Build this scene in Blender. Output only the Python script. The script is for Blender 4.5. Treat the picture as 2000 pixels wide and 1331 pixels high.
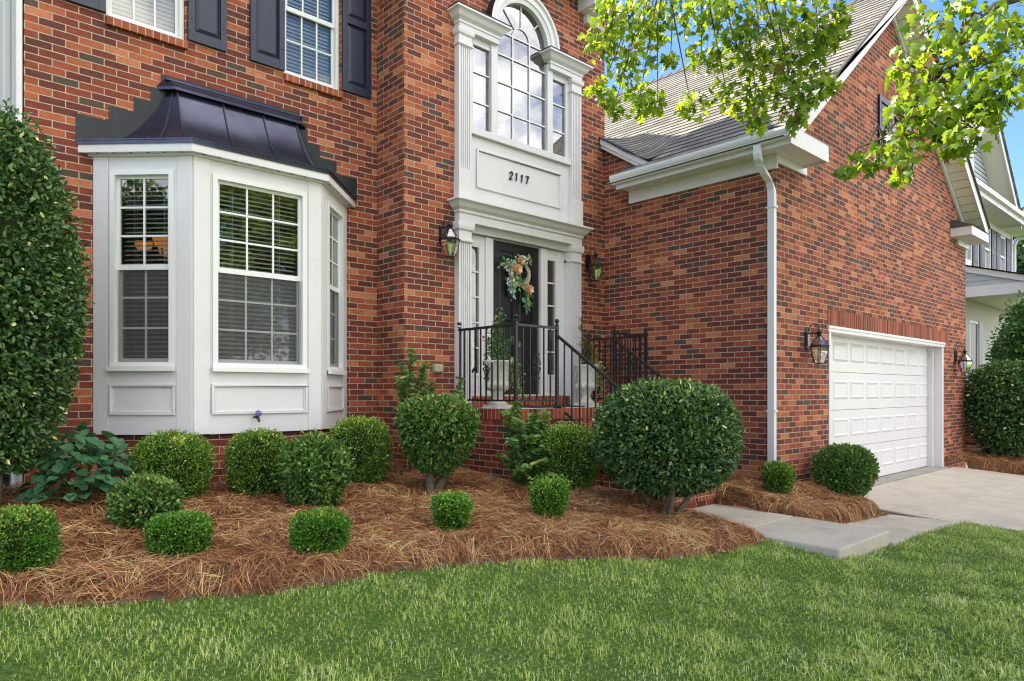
import bpy, math, random
import numpy as np
from math import sin, cos, pi, sqrt, radians
for o in list(bpy.data.objects): bpy.data.objects.remove(o, do_unlink=True)
S = bpy.context.scene
C = S.collection
RNG = np.random.default_rng(7)
random.seed(7)

# ------------------------------------------------------------------ camera
cam_d = bpy.data.cameras.new("camera"); cam = bpy.data.objects.new("camera", cam_d); C.objects.link(cam)
cam.location = (0.0, 0.0, 1.40)
cam.rotation_euler = (radians(90), 0, radians(47.15 - 90))
cam_d.sensor_width = 36.0; cam_d.lens = 36.0 * 1364 / 2000
cam_d.shift_y = 0.04925
cam_d.clip_start = 0.05; cam_d.clip_end = 2000
S.camera = cam

# ------------------------------------------------------------------ sun, sky, exposure
SUN = (-0.287, 0.958, 1.0)                      # towards the sun: behind the house, a little to the left
SUN_EL = math.atan2(SUN[2], math.hypot(SUN[0], SUN[1])); SUN_AZ = math.atan2(SUN[0], SUN[1])
sun_d = bpy.data.lights.new("sun", 'SUN'); sun_d.energy = 2.9; sun_d.angle = radians(0.55); sun_d.color = (1.0, 0.93, 0.82)
sun = bpy.data.objects.new("sun", sun_d); C.objects.link(sun)
sun.rotation_euler = (pi/2 - SUN_EL, 0, pi - SUN_AZ)
W = bpy.data.worlds.new("World"); S.world = W; W.use_nodes = True
nt = W.node_tree; nt.nodes.clear()
N = nt.nodes.new; L = nt.links.new
out = N('ShaderNodeOutputWorld'); mix = N('ShaderNodeMixShader')
bg = N('ShaderNodeBackground'); bg.inputs[1].default_value = 0.062
sky = N('ShaderNodeTexSky'); sky.sky_type = 'NISHITA'; sky.sun_disc = False
sky.sun_elevation = SUN_EL; sky.sun_rotation = SUN_AZ; sky.air_density = 1.0; sky.dust_density = 0.35; sky.ozone_density = 2.2
hs = N('ShaderNodeHueSaturation'); hs.inputs['Saturation'].default_value = 1.12; L(sky.outputs[0], hs.inputs['Color']); tn = N('ShaderNodeMix'); tn.data_type = 'RGBA'; tn.blend_type = 'MULTIPLY'; tn.inputs[0].default_value = 1; tn.inputs[7].default_value = (0.84, 0.90, 1.06, 1); L(hs.outputs[0], tn.inputs[6]); L(tn.outputs[2], bg.inputs[0])
bc = N('ShaderNodeBackground'); bc.inputs[0].default_value = (1.0, 0.95, 0.875, 1); bc.inputs[1].default_value = 1.0
tc = N('ShaderNodeTexCoord'); sep = N('ShaderNodeSeparateXYZ'); L(tc.outputs['Generated'], sep.inputs[0])
# broken cumulus over the street side of the sky (what the hall window mirrors)
mp = N('ShaderNodeMapping'); mp.inputs['Scale'].default_value = (2.3, 2.3, 4.2); L(tc.outputs['Generated'], mp.inputs[0])
nz = N('ShaderNodeTexNoise'); nz.inputs['Scale'].default_value = 1.5; nz.inputs['Detail'].default_value = 7; nz.inputs['Roughness'].default_value = 0.55
L(mp.outputs[0], nz.inputs['Vector'])
cr = N('ShaderNodeMapRange'); cr.inputs[1].default_value = 0.43; cr.inputs[2].default_value = 0.58; L(nz.outputs[0], cr.inputs[0])
half = N('ShaderNodeMapRange'); half.inputs[1].default_value = 0.06; half.inputs[2].default_value = -0.28; L(sep.outputs['Y'], half.inputs[0])
mul = N('ShaderNodeMath'); mul.operation = 'MULTIPLY'; L(cr.outputs[0], mul.inputs[0]); L(half.outputs[0], mul.inputs[1])
L(mul.outputs[0], mix.inputs[0]); L(bg.outputs[0], mix.inputs[1]); L(bc.outputs[0], mix.inputs[2]); L(mix.outputs[0], out.inputs[0])

S.view_settings.view_transform = 'Standard'; S.view_settings.look = 'None'
S.view_settings.exposure = 2.28; S.view_settings.gamma = 1.0; S.view_settings.use_curve_mapping = False
S.cycles.max_bounces = 6; S.cycles.diffuse_bounces = 3; S.cycles.glossy_bounces = 3; S.cycles.transparent_max_bounces = 12
S.cycles.transmission_bounces = 4; S.cycles.caustics_reflective = False; S.cycles.caustics_refractive = False
S.cycles.use_denoising = True; S.cycles.filter_width = 1.15; S.cycles.sample_clamp_indirect = 4.0

# ------------------------------------------------------------------ node helpers
def new_mat(name):
    m = bpy.data.materials.new(name); m.use_nodes = True
    t = m.node_tree; t.nodes.clear()
    o = t.nodes.new('ShaderNodeOutputMaterial'); p = t.nodes.new('ShaderNodeBsdfPrincipled')
    t.links.new(p.outputs[0], o.inputs[0])
    return m, t, p, o
def rgb(h):
    return tuple(h) + (1.0,)
def ramp(t, stops, interp='LINEAR'):
    r = t.nodes.new('ShaderNodeValToRGB'); r.color_ramp.interpolation = interp
    e = r.color_ramp.elements
    while len(e) < len(stops): e.new(0.5)
    for i, (p, c) in enumerate(stops): e[i].position = p; e[i].color = rgb(c)
    return r
def noise(t, scale, detail=4, rough=0.55, vec=None):
    n = t.nodes.new('ShaderNodeTexNoise'); n.inputs['Scale'].default_value = scale; n.inputs['Detail'].default_value = detail
    n.inputs['Roughness'].default_value = rough
    if vec is not None: t.links.new(vec, n.inputs['Vector'])
    return n
def coords(t, which='Object'):
    return t.nodes.new('ShaderNodeTexCoord').outputs[which]
def mixc(t, fac, a, b, mode='MIX'):
    m = t.nodes.new('ShaderNodeMix'); m.data_type = 'RGBA'; m.blend_type = mode
    for s, v in ((0, fac), (6, a), (7, b)):
        if hasattr(v, 'is_linked') or isinstance(v, bpy.types.NodeSocket): t.links.new(v, m.inputs[s])
        else: m.inputs[s].default_value = v if s == 0 else rgb(v)
    return m.outputs[2]
def bump(t, p, h, strength=0.3, dist=0.01):
    b = t.nodes.new('ShaderNodeBump'); b.inputs['Strength'].default_value = strength; b.inputs['Distance'].default_value = dist
    t.links.new(h, b.inputs['Height']); t.links.new(b.outputs[0], p.inputs['Normal']); return b

def plain(name, col, rough=0.5, var=0.06, scale=6, metal=0.0, bmp=0.0, bscale=200, spec=0.5, dirt=None):
    m, t, p, o = new_mat(name); oc = coords(t)
    n = noise(t, scale, 5, 0.6, oc)
    lo = tuple(max(0, c*(1-var)) for c in col); hi = tuple(min(1, c*(1+var)) for c in col)
    c = ramp(t, [(0.3, lo), (0.7, hi)]); t.links.new(n.outputs[0], c.inputs[0])
    res = c.outputs[0]
    if dirt:
        dm = t.nodes.new('ShaderNodeMapping'); dm.inputs['Scale'].default_value = (2.2, 2.2, 0.45); t.links.new(oc, dm.inputs[0])      # runs and streaks
        n2 = noise(t, dirt[1], 8, 0.7, dm.outputs[0]); r2 = t.nodes.new('ShaderNodeMapRange'); r2.inputs[1].default_value = 0.55; r2.inputs[2].default_value = 0.8
        r2.inputs[4].default_value = dirt[2]; t.links.new(n2.outputs[0], r2.inputs[0]); res = mixc(t, r2.outputs[0], res, dirt[0])
    t.links.new(res, p.inputs['Base Color'])
    p.inputs['Roughness'].default_value = rough; p.inputs['Metallic'].default_value = metal; p.inputs['Specular IOR Level'].default_value = spec
    if bmp: bump(t, p, noise(t, bscale, 3, 0.6, oc).outputs[0], bmp, 0.004)
    return m

BRICKS = [(0.0, (0.37, 0.112, 0.052)), (0.15, (0.29, 0.076, 0.040)), (0.31, (0.185, 0.046, 0.032)), (0.49, (0.135, 0.038, 0.031)),
          (0.65, (0.23, 0.058, 0.033)), (0.79, (0.115, 0.040, 0.034)), (0.90, (0.085, 0.060, 0.050)), (0.94, (0.46, 0.170, 0.085))]
def brick(name, bw=0.2032, rh=0.0677, mort=0.0050, offset=0.5, mortar=(0.50, 0.375, 0.26), stops=BRICKS, lift=1.0):
    m, t, p, o = new_mat(name); uv = coords(t, 'UV')
    # tiny wobble so that the joints are not ruler straight
    nw = noise(t, 9, 2, 0.5, uv); wob = t.nodes.new('ShaderNodeVectorMath'); wob.operation = 'MULTIPLY_ADD'
    wob.inputs[1].default_value = (0.004, 0.004, 0); t.links.new(nw.outputs['Color'], wob.inputs[0]); t.links.new(uv, wob.inputs[2])
    b = t.nodes.new('ShaderNodeTexBrick'); b.offset = offset; b.squash = 1.0
    b.inputs['Color1'].default_value = (0, 0, 0, 1); b.inputs['Color2'].default_value = (1, 1, 1, 1); b.inputs['Mortar'].default_value = (0.5, 0.5, 0.5, 1)
    b.inputs['Scale'].default_value = 1.0; b.inputs['Mortar Size'].default_value = mort; b.inputs['Mortar Smooth'].default_value = 0.25
    b.inputs['Bias'].default_value = 0.0; b.inputs['Brick Width'].default_value = bw; b.inputs['Row Height'].default_value = rh
    t.links.new(wob.outputs[0], b.inputs['Vector'])
    c = ramp(t, [(q, tuple(v*lift for v in col)) for q, col in stops], 'CONSTANT'); t.links.new(b.outputs['Color'], c.inputs[0])
    n1 = noise(t, 26, 5, 0.65, uv); r1 = ramp(t, [(0.3, (0.76, 0.76, 0.78)), (0.72, (1.24, 1.20, 1.16))]); t.links.new(n1.outputs[0], r1.inputs[0])
    col = mixc(t, 1.0, c.outputs[0], r1.outputs[0], 'MULTIPLY')
    n4 = noise(t, 1.1, 3, 0.6, uv); r4 = ramp(t, [(0.35, (0.90, 0.90, 0.90)), (0.65, (1.10, 1.08, 1.06))]); t.links.new(n4.outputs[0], r4.inputs[0])
    col = mixc(t, 1.0, col, r4.outputs[0], 'MULTIPLY')
    # chips and lime smears
    n2 = noise(t, 55, 6, 0.7, uv); r2 = t.nodes.new('ShaderNodeMapRange'); r2.inputs[1].default_value = 0.66; r2.inputs[2].default_value = 0.78; r2.inputs[4].default_value = 0.6
    t.links.new(n2.outputs[0], r2.inputs[0]); col = mixc(t, r2.outputs[0], col, tuple(v*0.9 for v in mortar))
    nm = noise(t, 14, 4, 0.6, uv); rm = ramp(t, [(0.3, tuple(v*0.72 for v in mortar)), (0.7, tuple(min(1, v*1.16) for v in mortar))]); t.links.new(nm.outputs[0], rm.inputs[0])
    col = mixc(t, b.outputs['Fac'], col, rm.outputs[0])
    t.links.new(col, p.inputs['Base Color']); p.inputs['Roughness'].default_value = 0.85; p.inputs['Specular IOR Level'].default_value = 0.25
    inv = t.nodes.new('ShaderNodeMath'); inv.operation = 'MULTIPLY_ADD'; inv.inputs[1].default_value = -1.0; inv.inputs[2].default_value = 1.0
    t.links.new(b.outputs['Fac'], inv.inputs[0])
    ad = t.nodes.new('ShaderNodeMath'); ad.operation = 'MULTIPLY_ADD'; ad.inputs[1].default_value = 0.35; t.links.new(n1.outputs[0], ad.inputs[0]); t.links.new(inv.outputs[0], ad.inputs[2])
    bump(t, p, ad.outputs[0], 0.7, 0.006)
    return m

def glass_mat(name, refl=0.10, tint=(0.9, 0.95, 0.93), dark=0.0):
    m, t, p, o = new_mat(name); t.nodes.remove(p)
    tr = t.nodes.new('ShaderNodeBsdfTransparent'); tr.inputs[0].default_value = rgb(tint)
    gl = t.nodes.new('ShaderNodeBsdfGlossy'); gl.inputs['Roughness'].default_value = 0.015; gl.inputs[0].default_value = (1, 1, 1, 1)
    oc = coords(t); n = noise(t, 1.3, 2, 0.5, oc); b = t.nodes.new('ShaderNodeBump'); b.inputs['Strength'].default_value = 0.12; b.inputs['Distance'].default_value = 0.02
    t.links.new(n.outputs[0], b.inputs['Height']); t.links.new(b.outputs[0], gl.inputs['Normal'])
    fr = t.nodes.new('ShaderNodeFresnel'); fr.inputs[0].default_value = 1.55
    ma = t.nodes.new('ShaderNodeMath'); ma.operation = 'MULTIPLY_ADD'; ma.inputs[1].default_value = 1.5; ma.inputs[2].default_value = refl; ma.use_clamp = True
    t.links.new(fr.outputs[0], ma.inputs[0])
    mx = t.nodes.new('ShaderNodeMixShader'); t.links.new(ma.outputs[0], mx.inputs[0]); t.links.new(tr.outputs[0], mx.inputs[1]); t.links.new(gl.outputs[0], mx.inputs[2])
    t.links.new(mx.outputs[0], o.inputs[0]); return m

def leaf_mat(name, stops, rough=0.42, trans=0.25, tcol=None, spec=0.5):
    m, t, p, o = new_mat(name)
    a = t.nodes.new('ShaderNodeAttribute'); a.attribute_name = 'v'
    c = ramp(t, stops); t.links.new(a.outputs['Fac'], c.inputs[0])
    t.links.new(c.outputs[0], p.inputs['Base Color']); p.inputs['Roughness'].default_value = rough; p.inputs['Specular IOR Level'].default_value = spec
    if trans > 0:
        tl = t.nodes.new('ShaderNodeBsdfTranslucent')
        if tcol: t.links.new(mixc(t, 1.0, c.outputs[0], tcol, 'MULTIPLY'), tl.inputs[0])
        else: t.links.new(c.outputs[0], tl.inputs[0])
        mx = t.nodes.new('ShaderNodeMixShader'); mx.inputs[0].default_value = trans
        t.links.new(p.outputs[0], mx.inputs[1]); t.links.new(tl.outputs[0], mx.inputs[2]); t.links.new(mx.outputs[0], o.inputs[0])
    return m

def shingle(name):
    m, t, p, o = new_mat(name); uv = coords(t, 'UV')
    b = t.nodes.new('ShaderNodeTexBrick'); b.offset = 0.37; b.offset_frequency = 2; b.inputs['Scale'].default_value = 1
    b.inputs['Color1'].default_value = (0, 0, 0, 1); b.inputs['Color2'].default_value = (1, 1, 1, 1); b.inputs['Mortar'].default_value = (0.2, 0.2, 0.2, 1)
    b.inputs['Mortar Size'].default_value = 0.003; b.inputs['Brick Width'].default_value = 0.31; b.inputs['Row Height'].default_value = 0.143; b.inputs['Bias'].default_value = 0
    t.links.new(uv, b.inputs['Vector'])
    c = ramp(t, [(0.0, (0.145, 0.134, 0.115)), (0.5, (0.205, 0.190, 0.162)), (1.0, (0.27, 0.252, 0.215))]); t.links.new(b.outputs['Color'], c.inputs[0])
    n = noise(t, 130, 3, 0.7, uv); r = ramp(t, [(0.3, (0.72, 0.72, 0.72)), (0.7, (1.25, 1.25, 1.25))]); t.links.new(n.outputs[0], r.inputs[0])
    col = mixc(t, 1.0, c.outputs[0], r.outputs[0], 'MULTIPLY')
    col = mixc(t, b.outputs['Fac'], col, (0.06, 0.055, 0.05))
    t.links.new(col, p.inputs['Base Color']); p.inputs['Roughness'].default_value = 0.9; p.inputs['Specular IOR Level'].default_value = 0.2
    bump(t, p, n.outputs[0], 0.5, 0.004); return m

def concrete(name, col=(0.50, 0.445, 0.365)):
    m, t, p, o = new_mat(name); oc = coords(t)
    n = noise(t, 2.2, 8, 0.68, oc); c = ramp(t, [(0.3, tuple(v*0.80 for v in col)), (0.55, col), (0.75, tuple(v*1.10 for v in col))]); t.links.new(n.outputs[0], c.inputs[0])
    n2 = noise(t, 160, 3, 0.7, oc); r2 = ramp(t, [(0.35, (0.90, 0.90, 0.90)), (0.65, (1.06, 1.06, 1.06))]); t.links.new(n2.outputs[0], r2.inputs[0])
    res = mixc(t, 1.0, c.outputs[0], r2.outputs[0], 'MULTIPLY')
    n3 = noise(t, 0.9, 9, 0.75, oc); r3 = t.nodes.new('ShaderNodeMapRange'); r3.inputs[1].default_value = 0.57; r3.inputs[2].default_value = 0.75; r3.inputs[4].default_value = 0.5
    r3.inputs[4].default_value = 0.62; t.links.new(n3.outputs[0], r3.inputs[0]); res = mixc(t, r3.outputs[0], res, (0.25, 0.225, 0.185))
    n5 = noise(t, 3.4, 3, 0.5, oc); r5 = t.nodes.new('ShaderNodeMapRange'); r5.inputs[1].default_value = 0.68; r5.inputs[2].default_value = 0.76; r5.inputs[4].default_value = 0.35; t.links.new(n5.outputs[0], r5.inputs[0]); res = mixc(t, r5.outputs[0], res, (0.20, 0.18, 0.15))
    t.links.new(res, p.inputs['Base Color']); p.inputs['Roughness'].default_value = 0.88; p.inputs['Specular IOR Level'].default_value = 0.25
    bump(t, p, n2.outputs[0], 0.25, 0.003); return m

M = {}
M['brick'] = brick('wall_brick')
M['brick_side'] = M['brick']
M['brick_soldier'] = brick('soldier_brick', bw=0.40, rh=0.0677, mort=0.0040, offset=0.0, stops=[(0.0, (0.28, 0.062, 0.028)), (0.3, (0.17, 0.036, 0.023)), (0.55, (0.23, 0.05, 0.026)), (0.75, (0.10, 0.026, 0.02)), (0.9, (0.32, 0.085, 0.04))])
M['brick_sill'] = brick('sill_brick', bw=0.40, rh=0.0677, mort=0.0048, offset=0.0, stops=[(0.0, (0.30, 0.085, 0.042)), (0.3, (0.24, 0.062, 0.034)), (0.6, (0.33, 0.10, 0.05)), (0.85, (0.20, 0.05, 0.03))])
M['brick_porch'] = brick('porch_brick', stops=[(0.0, (0.27, 0.062, 0.03)), (0.3, (0.19, 0.044, 0.025)), (0.6, (0.13, 0.034, 0.024)), (0.85, (0.07, 0.04, 0.035))])
M['white'] = plain('white_paint', (0.67, 0.645, 0.655), 0.42, 0.035, 3, dirt=((0.50, 0.47, 0.39), 2.2, 0.30), bmp=0.05, bscale=90)
M['white_metal'] = plain('white_metal', (0.67, 0.65, 0.66), 0.35, 0.03, 4, dirt=((0.5, 0.47, 0.40), 3.0, 0.22))
M['vinyl'] = plain('white_vinyl', (0.74, 0.74, 0.735), 0.30, 0.02, 4, dirt=((0.60, 0.57, 0.47), 5, 0.15))
M['soffit'] = plain('soffit_vinyl', (0.74, 0.70, 0.60), 0.5, 0.04, 4)
M['shutter'] = plain('shutter_navy', (0.011, 0.014, 0.036), 0.36, 0.15, 14, bmp=0.12, bscale=60)
M['bronze'] = plain('bronze_metal', (0.050, 0.055, 0.092), 0.24, 0.30, 3.2, metal=0.75, bmp=0.05, bscale=5, dirt=((0.10, 0.070, 0.062), 3.5, 0.35))  # blue of the reflected sky is mixed into the base colour
M['flash'] = plain('flashing_metal', (0.012, 0.015, 0.019), 0.42, 0.35, 6, metal=0.0, spec=0.35)
M['door'] = plain('black_door_paint', (0.012, 0.012, 0.013), 0.35, 0.1, 8)
M['black_iron'] = plain('black_iron', (0.012, 0.012, 0.013), 0.45, 0.2, 30, bmp=0.1, bscale=120)
M['lamp_metal'] = plain('lamp_metal', (0.014, 0.014, 0.017), 0.28, 0.2, 20, metal=0.3)
M['number'] = plain('number_black', (0.01, 0.01, 0.012), 0.4)
M['glass'] = glass_mat('window_glass', 0.05)
M['glass_hi'] = glass_mat('hall_window_glass', 0.22, (0.75, 0.78, 0.80))
M['glass_up'] = glass_mat('upper_window_glass', 0.05)
M['glass_lamp'] = glass_mat('lantern_glass', 0.26, (0.96, 0.95, 0.92))
M['blind'] = plain('blind_slat', (0.78, 0.77, 0.74), 0.5, 0.03, 6)
M['blind_up'] = plain('blind_slat_white', (0.60, 0.60, 0.61), 0.5, 0.03, 6)
M['curtain'] = plain('curtain_cloth', (0.15, 0.14, 0.115), 0.9, 0.2, 8)
M['interior'] = plain('interior_paint', (0.32, 0.29, 0.25), 0.9, 0.05, 2)
M['shingle'] = shingle('roof_shingle')
M['ridge'] = plain('ridge_shingle', (0.07, 0.063, 0.057), 0.9, 0.3, 20)
M['concrete'] = concrete('concrete')
M['joint'] = plain('joint_filler', (0.03, 0.028, 0.025), 0.9, 0.3, 20)
M['stone'] = plain('cast_stone', (0.60, 0.575, 0.51), 0.85, 0.12, 9, bmp=0.3, bscale=70, dirt=((0.33, 0.29, 0.21), 7, 0.5))
M['soil'] = plain('soil', (0.05, 0.035, 0.025), 0.95, 0.4, 30)
M['bark'] = plain('bark', (0.105, 0.082, 0.048), 0.9, 0.4, 22, bmp=0.8, bscale=60)
M['twig'] = plain('twig_bark', (0.075, 0.052, 0.04), 0.85, 0.3, 20)
M['siding'] = plain('beige_siding', (0.44, 0.42, 0.36), 0.6, 0.05, 5)
M['siding_blue'] = plain('bluegrey_siding', (0.40, 0.43, 0.46), 0.6, 0.05, 5)
def screen_mat():
    m, t, p, o = new_mat('insect_screen'); p.inputs['Base Color'].default_value = (0.10, 0.10, 0.105, 1); p.inputs['Roughness'].default_value = 0.7
    tr = t.nodes.new('ShaderNodeBsdfTransparent'); mx = t.nodes.new('ShaderNodeMixShader'); mx.inputs[0].default_value = 0.42
    t.links.new(tr.outputs[0], mx.inputs[1]); t.links.new(p.outputs[0], mx.inputs[2]); t.links.new(mx.outputs[0], o.inputs[0]); return m
M['screen'] = screen_mat()
def glow_mat(name, col, s):
    m, t, p, o = new_mat(name); p.inputs['Base Color'].default_value = rgb(col); p.inputs['Emission Color'].default_value = rgb(col); p.inputs['Emission Strength'].default_value = s; return m
M['lamp_glow'] = glow_mat('lit_amber_shade', (1.0, 0.36, 0.08), 0.08)

# foliage
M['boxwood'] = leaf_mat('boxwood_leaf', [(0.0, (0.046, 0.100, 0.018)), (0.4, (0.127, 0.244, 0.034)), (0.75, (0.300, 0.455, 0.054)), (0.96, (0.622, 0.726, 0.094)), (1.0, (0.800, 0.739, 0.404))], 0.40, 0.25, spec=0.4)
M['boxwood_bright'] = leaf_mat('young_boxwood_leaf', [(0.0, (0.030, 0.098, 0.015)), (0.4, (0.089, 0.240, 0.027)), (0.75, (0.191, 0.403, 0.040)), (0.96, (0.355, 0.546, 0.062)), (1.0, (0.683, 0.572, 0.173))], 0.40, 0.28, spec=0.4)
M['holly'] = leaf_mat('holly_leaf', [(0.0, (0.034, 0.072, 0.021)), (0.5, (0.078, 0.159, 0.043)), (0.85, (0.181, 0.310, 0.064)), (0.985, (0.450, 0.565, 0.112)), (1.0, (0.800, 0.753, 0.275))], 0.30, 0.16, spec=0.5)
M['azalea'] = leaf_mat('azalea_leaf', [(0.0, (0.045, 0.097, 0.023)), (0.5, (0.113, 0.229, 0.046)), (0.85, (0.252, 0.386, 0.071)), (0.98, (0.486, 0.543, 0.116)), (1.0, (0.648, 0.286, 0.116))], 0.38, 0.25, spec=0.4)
M['hydrangea'] = leaf_mat('broad_leaf', [(0.0, (0.029, 0.094, 0.040)), (0.5, (0.061, 0.171, 0.068)), (1.0, (0.132, 0.264, 0.089))], 0.45, 0.22)
M['sapling'] = leaf_mat('sapling_leaf', [(0.0, (0.061, 0.149, 0.047)), (0.5, (0.132, 0.275, 0.078)), (0.9, (0.275, 0.429, 0.084)), (1.0, (0.550, 0.352, 0.105))], 0.45, 0.3)
M['maple'] = leaf_mat('maple_leaf', [(0.0, (0.045, 0.100, 0.016)), (0.14, (0.105, 0.193, 0.019)), (0.5, (0.218, 0.331, 0.028)), (0.93, (0.323, 0.414, 0.044)), (1.0, (0.210, 0.120, 0.044))], 0.40, 0.52, (1.75, 1.55, 0.7))
M['tree_leaf'] = leaf_mat('tree_leaf', [(0.0, (0.020, 0.050, 0.015)), (0.6, (0.050, 0.11, 0.025)), (1.0, (0.10, 0.17, 0.035))], 0.5, 0.3)
M['lit_shrub'] = leaf_mat('privet_leaf', [(0.0, (0.040, 0.111, 0.022)), (0.5, (0.086, 0.208, 0.037)), (1.0, (0.172, 0.325, 0.062))], 0.35, 0.25)
M['eucalyptus'] = leaf_mat('silver_leaf', [(0.0, (0.16, 0.32, 0.27)), (0.5, (0.34, 0.52, 0.46)), (1.0, (0.70, 0.80, 0.76))], 0.5, 0.2)
M['wreath_green'] = leaf_mat('wreath_leaf', [(0.0, (0.05, 0.17, 0.10)), (0.5, (0.12, 0.28, 0.13)), (1.0, (0.36, 0.38, 0.10))], 0.5, 0.2)
M['petal'] = leaf_mat('peach_petal', [(0.0, (0.55, 0.25, 0.13)), (0.5, (0.78, 0.45, 0.26)), (1.0, (0.88, 0.64, 0.46))], 0.6, 0.25)
M['petal_red'] = leaf_mat('red_petal', [(0.0, (0.30, 0.02, 0.04)), (1.0, (0.55, 0.05, 0.10))], 0.6, 0.25)
M['vine'] = plain('grapevine', (0.52, 0.43, 0.31), 0.8, 0.25, 30)
M['ivy'] = leaf_mat('ivy_leaf', [(0.0, (0.072, 0.182, 0.037)), (0.5, (0.186, 0.338, 0.062)), (1.0, (0.515, 0.546, 0.198))], 0.4, 0.25)
M['conifer'] = leaf_mat('conifer_leaf', [(0.0, (0.012, 0.04, 0.014)), (0.6, (0.03, 0.085, 0.022)), (1.0, (0.16, 0.19, 0.03))], 0.5, 0.15)
M['grass'] = leaf_mat('grass_blade', [(0.0, (0.102, 0.189, 0.024)), (0.3, (0.214, 0.352, 0.042)), (0.6, (0.377, 0.524, 0.070)), (0.84, (0.673, 0.704, 0.176)), (1.0, (0.800, 0.800, 0.485))], 0.45, 0.30, spec=0.35)
M['straw'] = leaf_mat('pine_needle', [(0.0, (0.125, 0.050, 0.023)), (0.35, (0.322, 0.133, 0.054)), (0.7, (0.586, 0.272, 0.107)), (1.0, (0.718, 0.586, 0.263))], 0.6, 0.0, spec=0.35)
M['fallen'] = leaf_mat('dry_leaf', [(0.0, (0.30, 0.22, 0.12)), (1.0, (0.55, 0.43, 0.26))], 0.7, 0.1)
def ground_mat(name, a, b, c):
    m, t, p, o = new_mat(name); oc = coords(t)
    n = noise(t, 28, 6, 0.7, oc); r = ramp(t, [(0.25, a), (0.5, b), (0.8, c)]); t.links.new(n.outputs[0], r.inputs[0])
    t.links.new(r.outputs[0], p.inputs['Base Color']); p.inputs['Roughness'].default_value = 0.95; p.inputs['Specular IOR Level'].default_value = 0.1
    bump(t, p, n.outputs[0], 0.8, 0.02); return m
M['lawn_ground'] = ground_mat('lawn_ground', (0.045, 0.080, 0.018), (0.085, 0.145, 0.030), (0.14, 0.19, 0.055))
M['bed_ground'] = ground_mat('bed_ground', (0.05, 0.023, 0.014), (0.14, 0.064, 0.034), (0.24, 0.12, 0.06))
M['asphalt'] = plain('asphalt', (0.055, 0.055, 0.055), 0.9, 0.2, 20)
# ------------------------------------------------------------------ object helpers
def link(o, parent=None):
    C.objects.link(o)
    if parent is not None: o.parent = parent
    return o
def tag(o, label=None, cat=None, group=None, kind=None):
    if label: o['label'] = label
    if cat: o['category'] = cat
    if group: o['group'] = group
    if kind: o['kind'] = kind
    return o
def empty(name, loc=(0, 0, 0), rz=0.0, label=None, cat=None, group=None):
    o = bpy.data.objects.new(name, None); o.empty_display_size = 0.1; o.location = loc; o.rotation_euler = (0, 0, rz)
    link(o); return tag(o, label, cat, group)
def copy_tree(o, parent=None):
    c = o.copy(); C.objects.link(c)
    if parent is not None: c.parent = parent; c.matrix_parent_inverse = o.matrix_parent_inverse
    for ch in list(o.children): copy_tree(ch, c)
    return c

class Fr:
    """frame of a vertical face: u along it, d inwards, z up"""
    def __init__(s, x, y, dx, dy):
        l = math.hypot(dx, dy); s.o = (x, y); s.d = (dx/l, dy/l); s.n = (-dy/l, dx/l)
    def p(s, u, d, z): return (s.o[0]+u*s.d[0]+d*s.n[0], s.o[1]+u*s.d[1]+d*s.n[1], z)
WX = Fr(0, 0, 1, 0)
def FY(y): return Fr(0, y, 1, 0)               # face looking towards -Y, u = X

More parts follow.
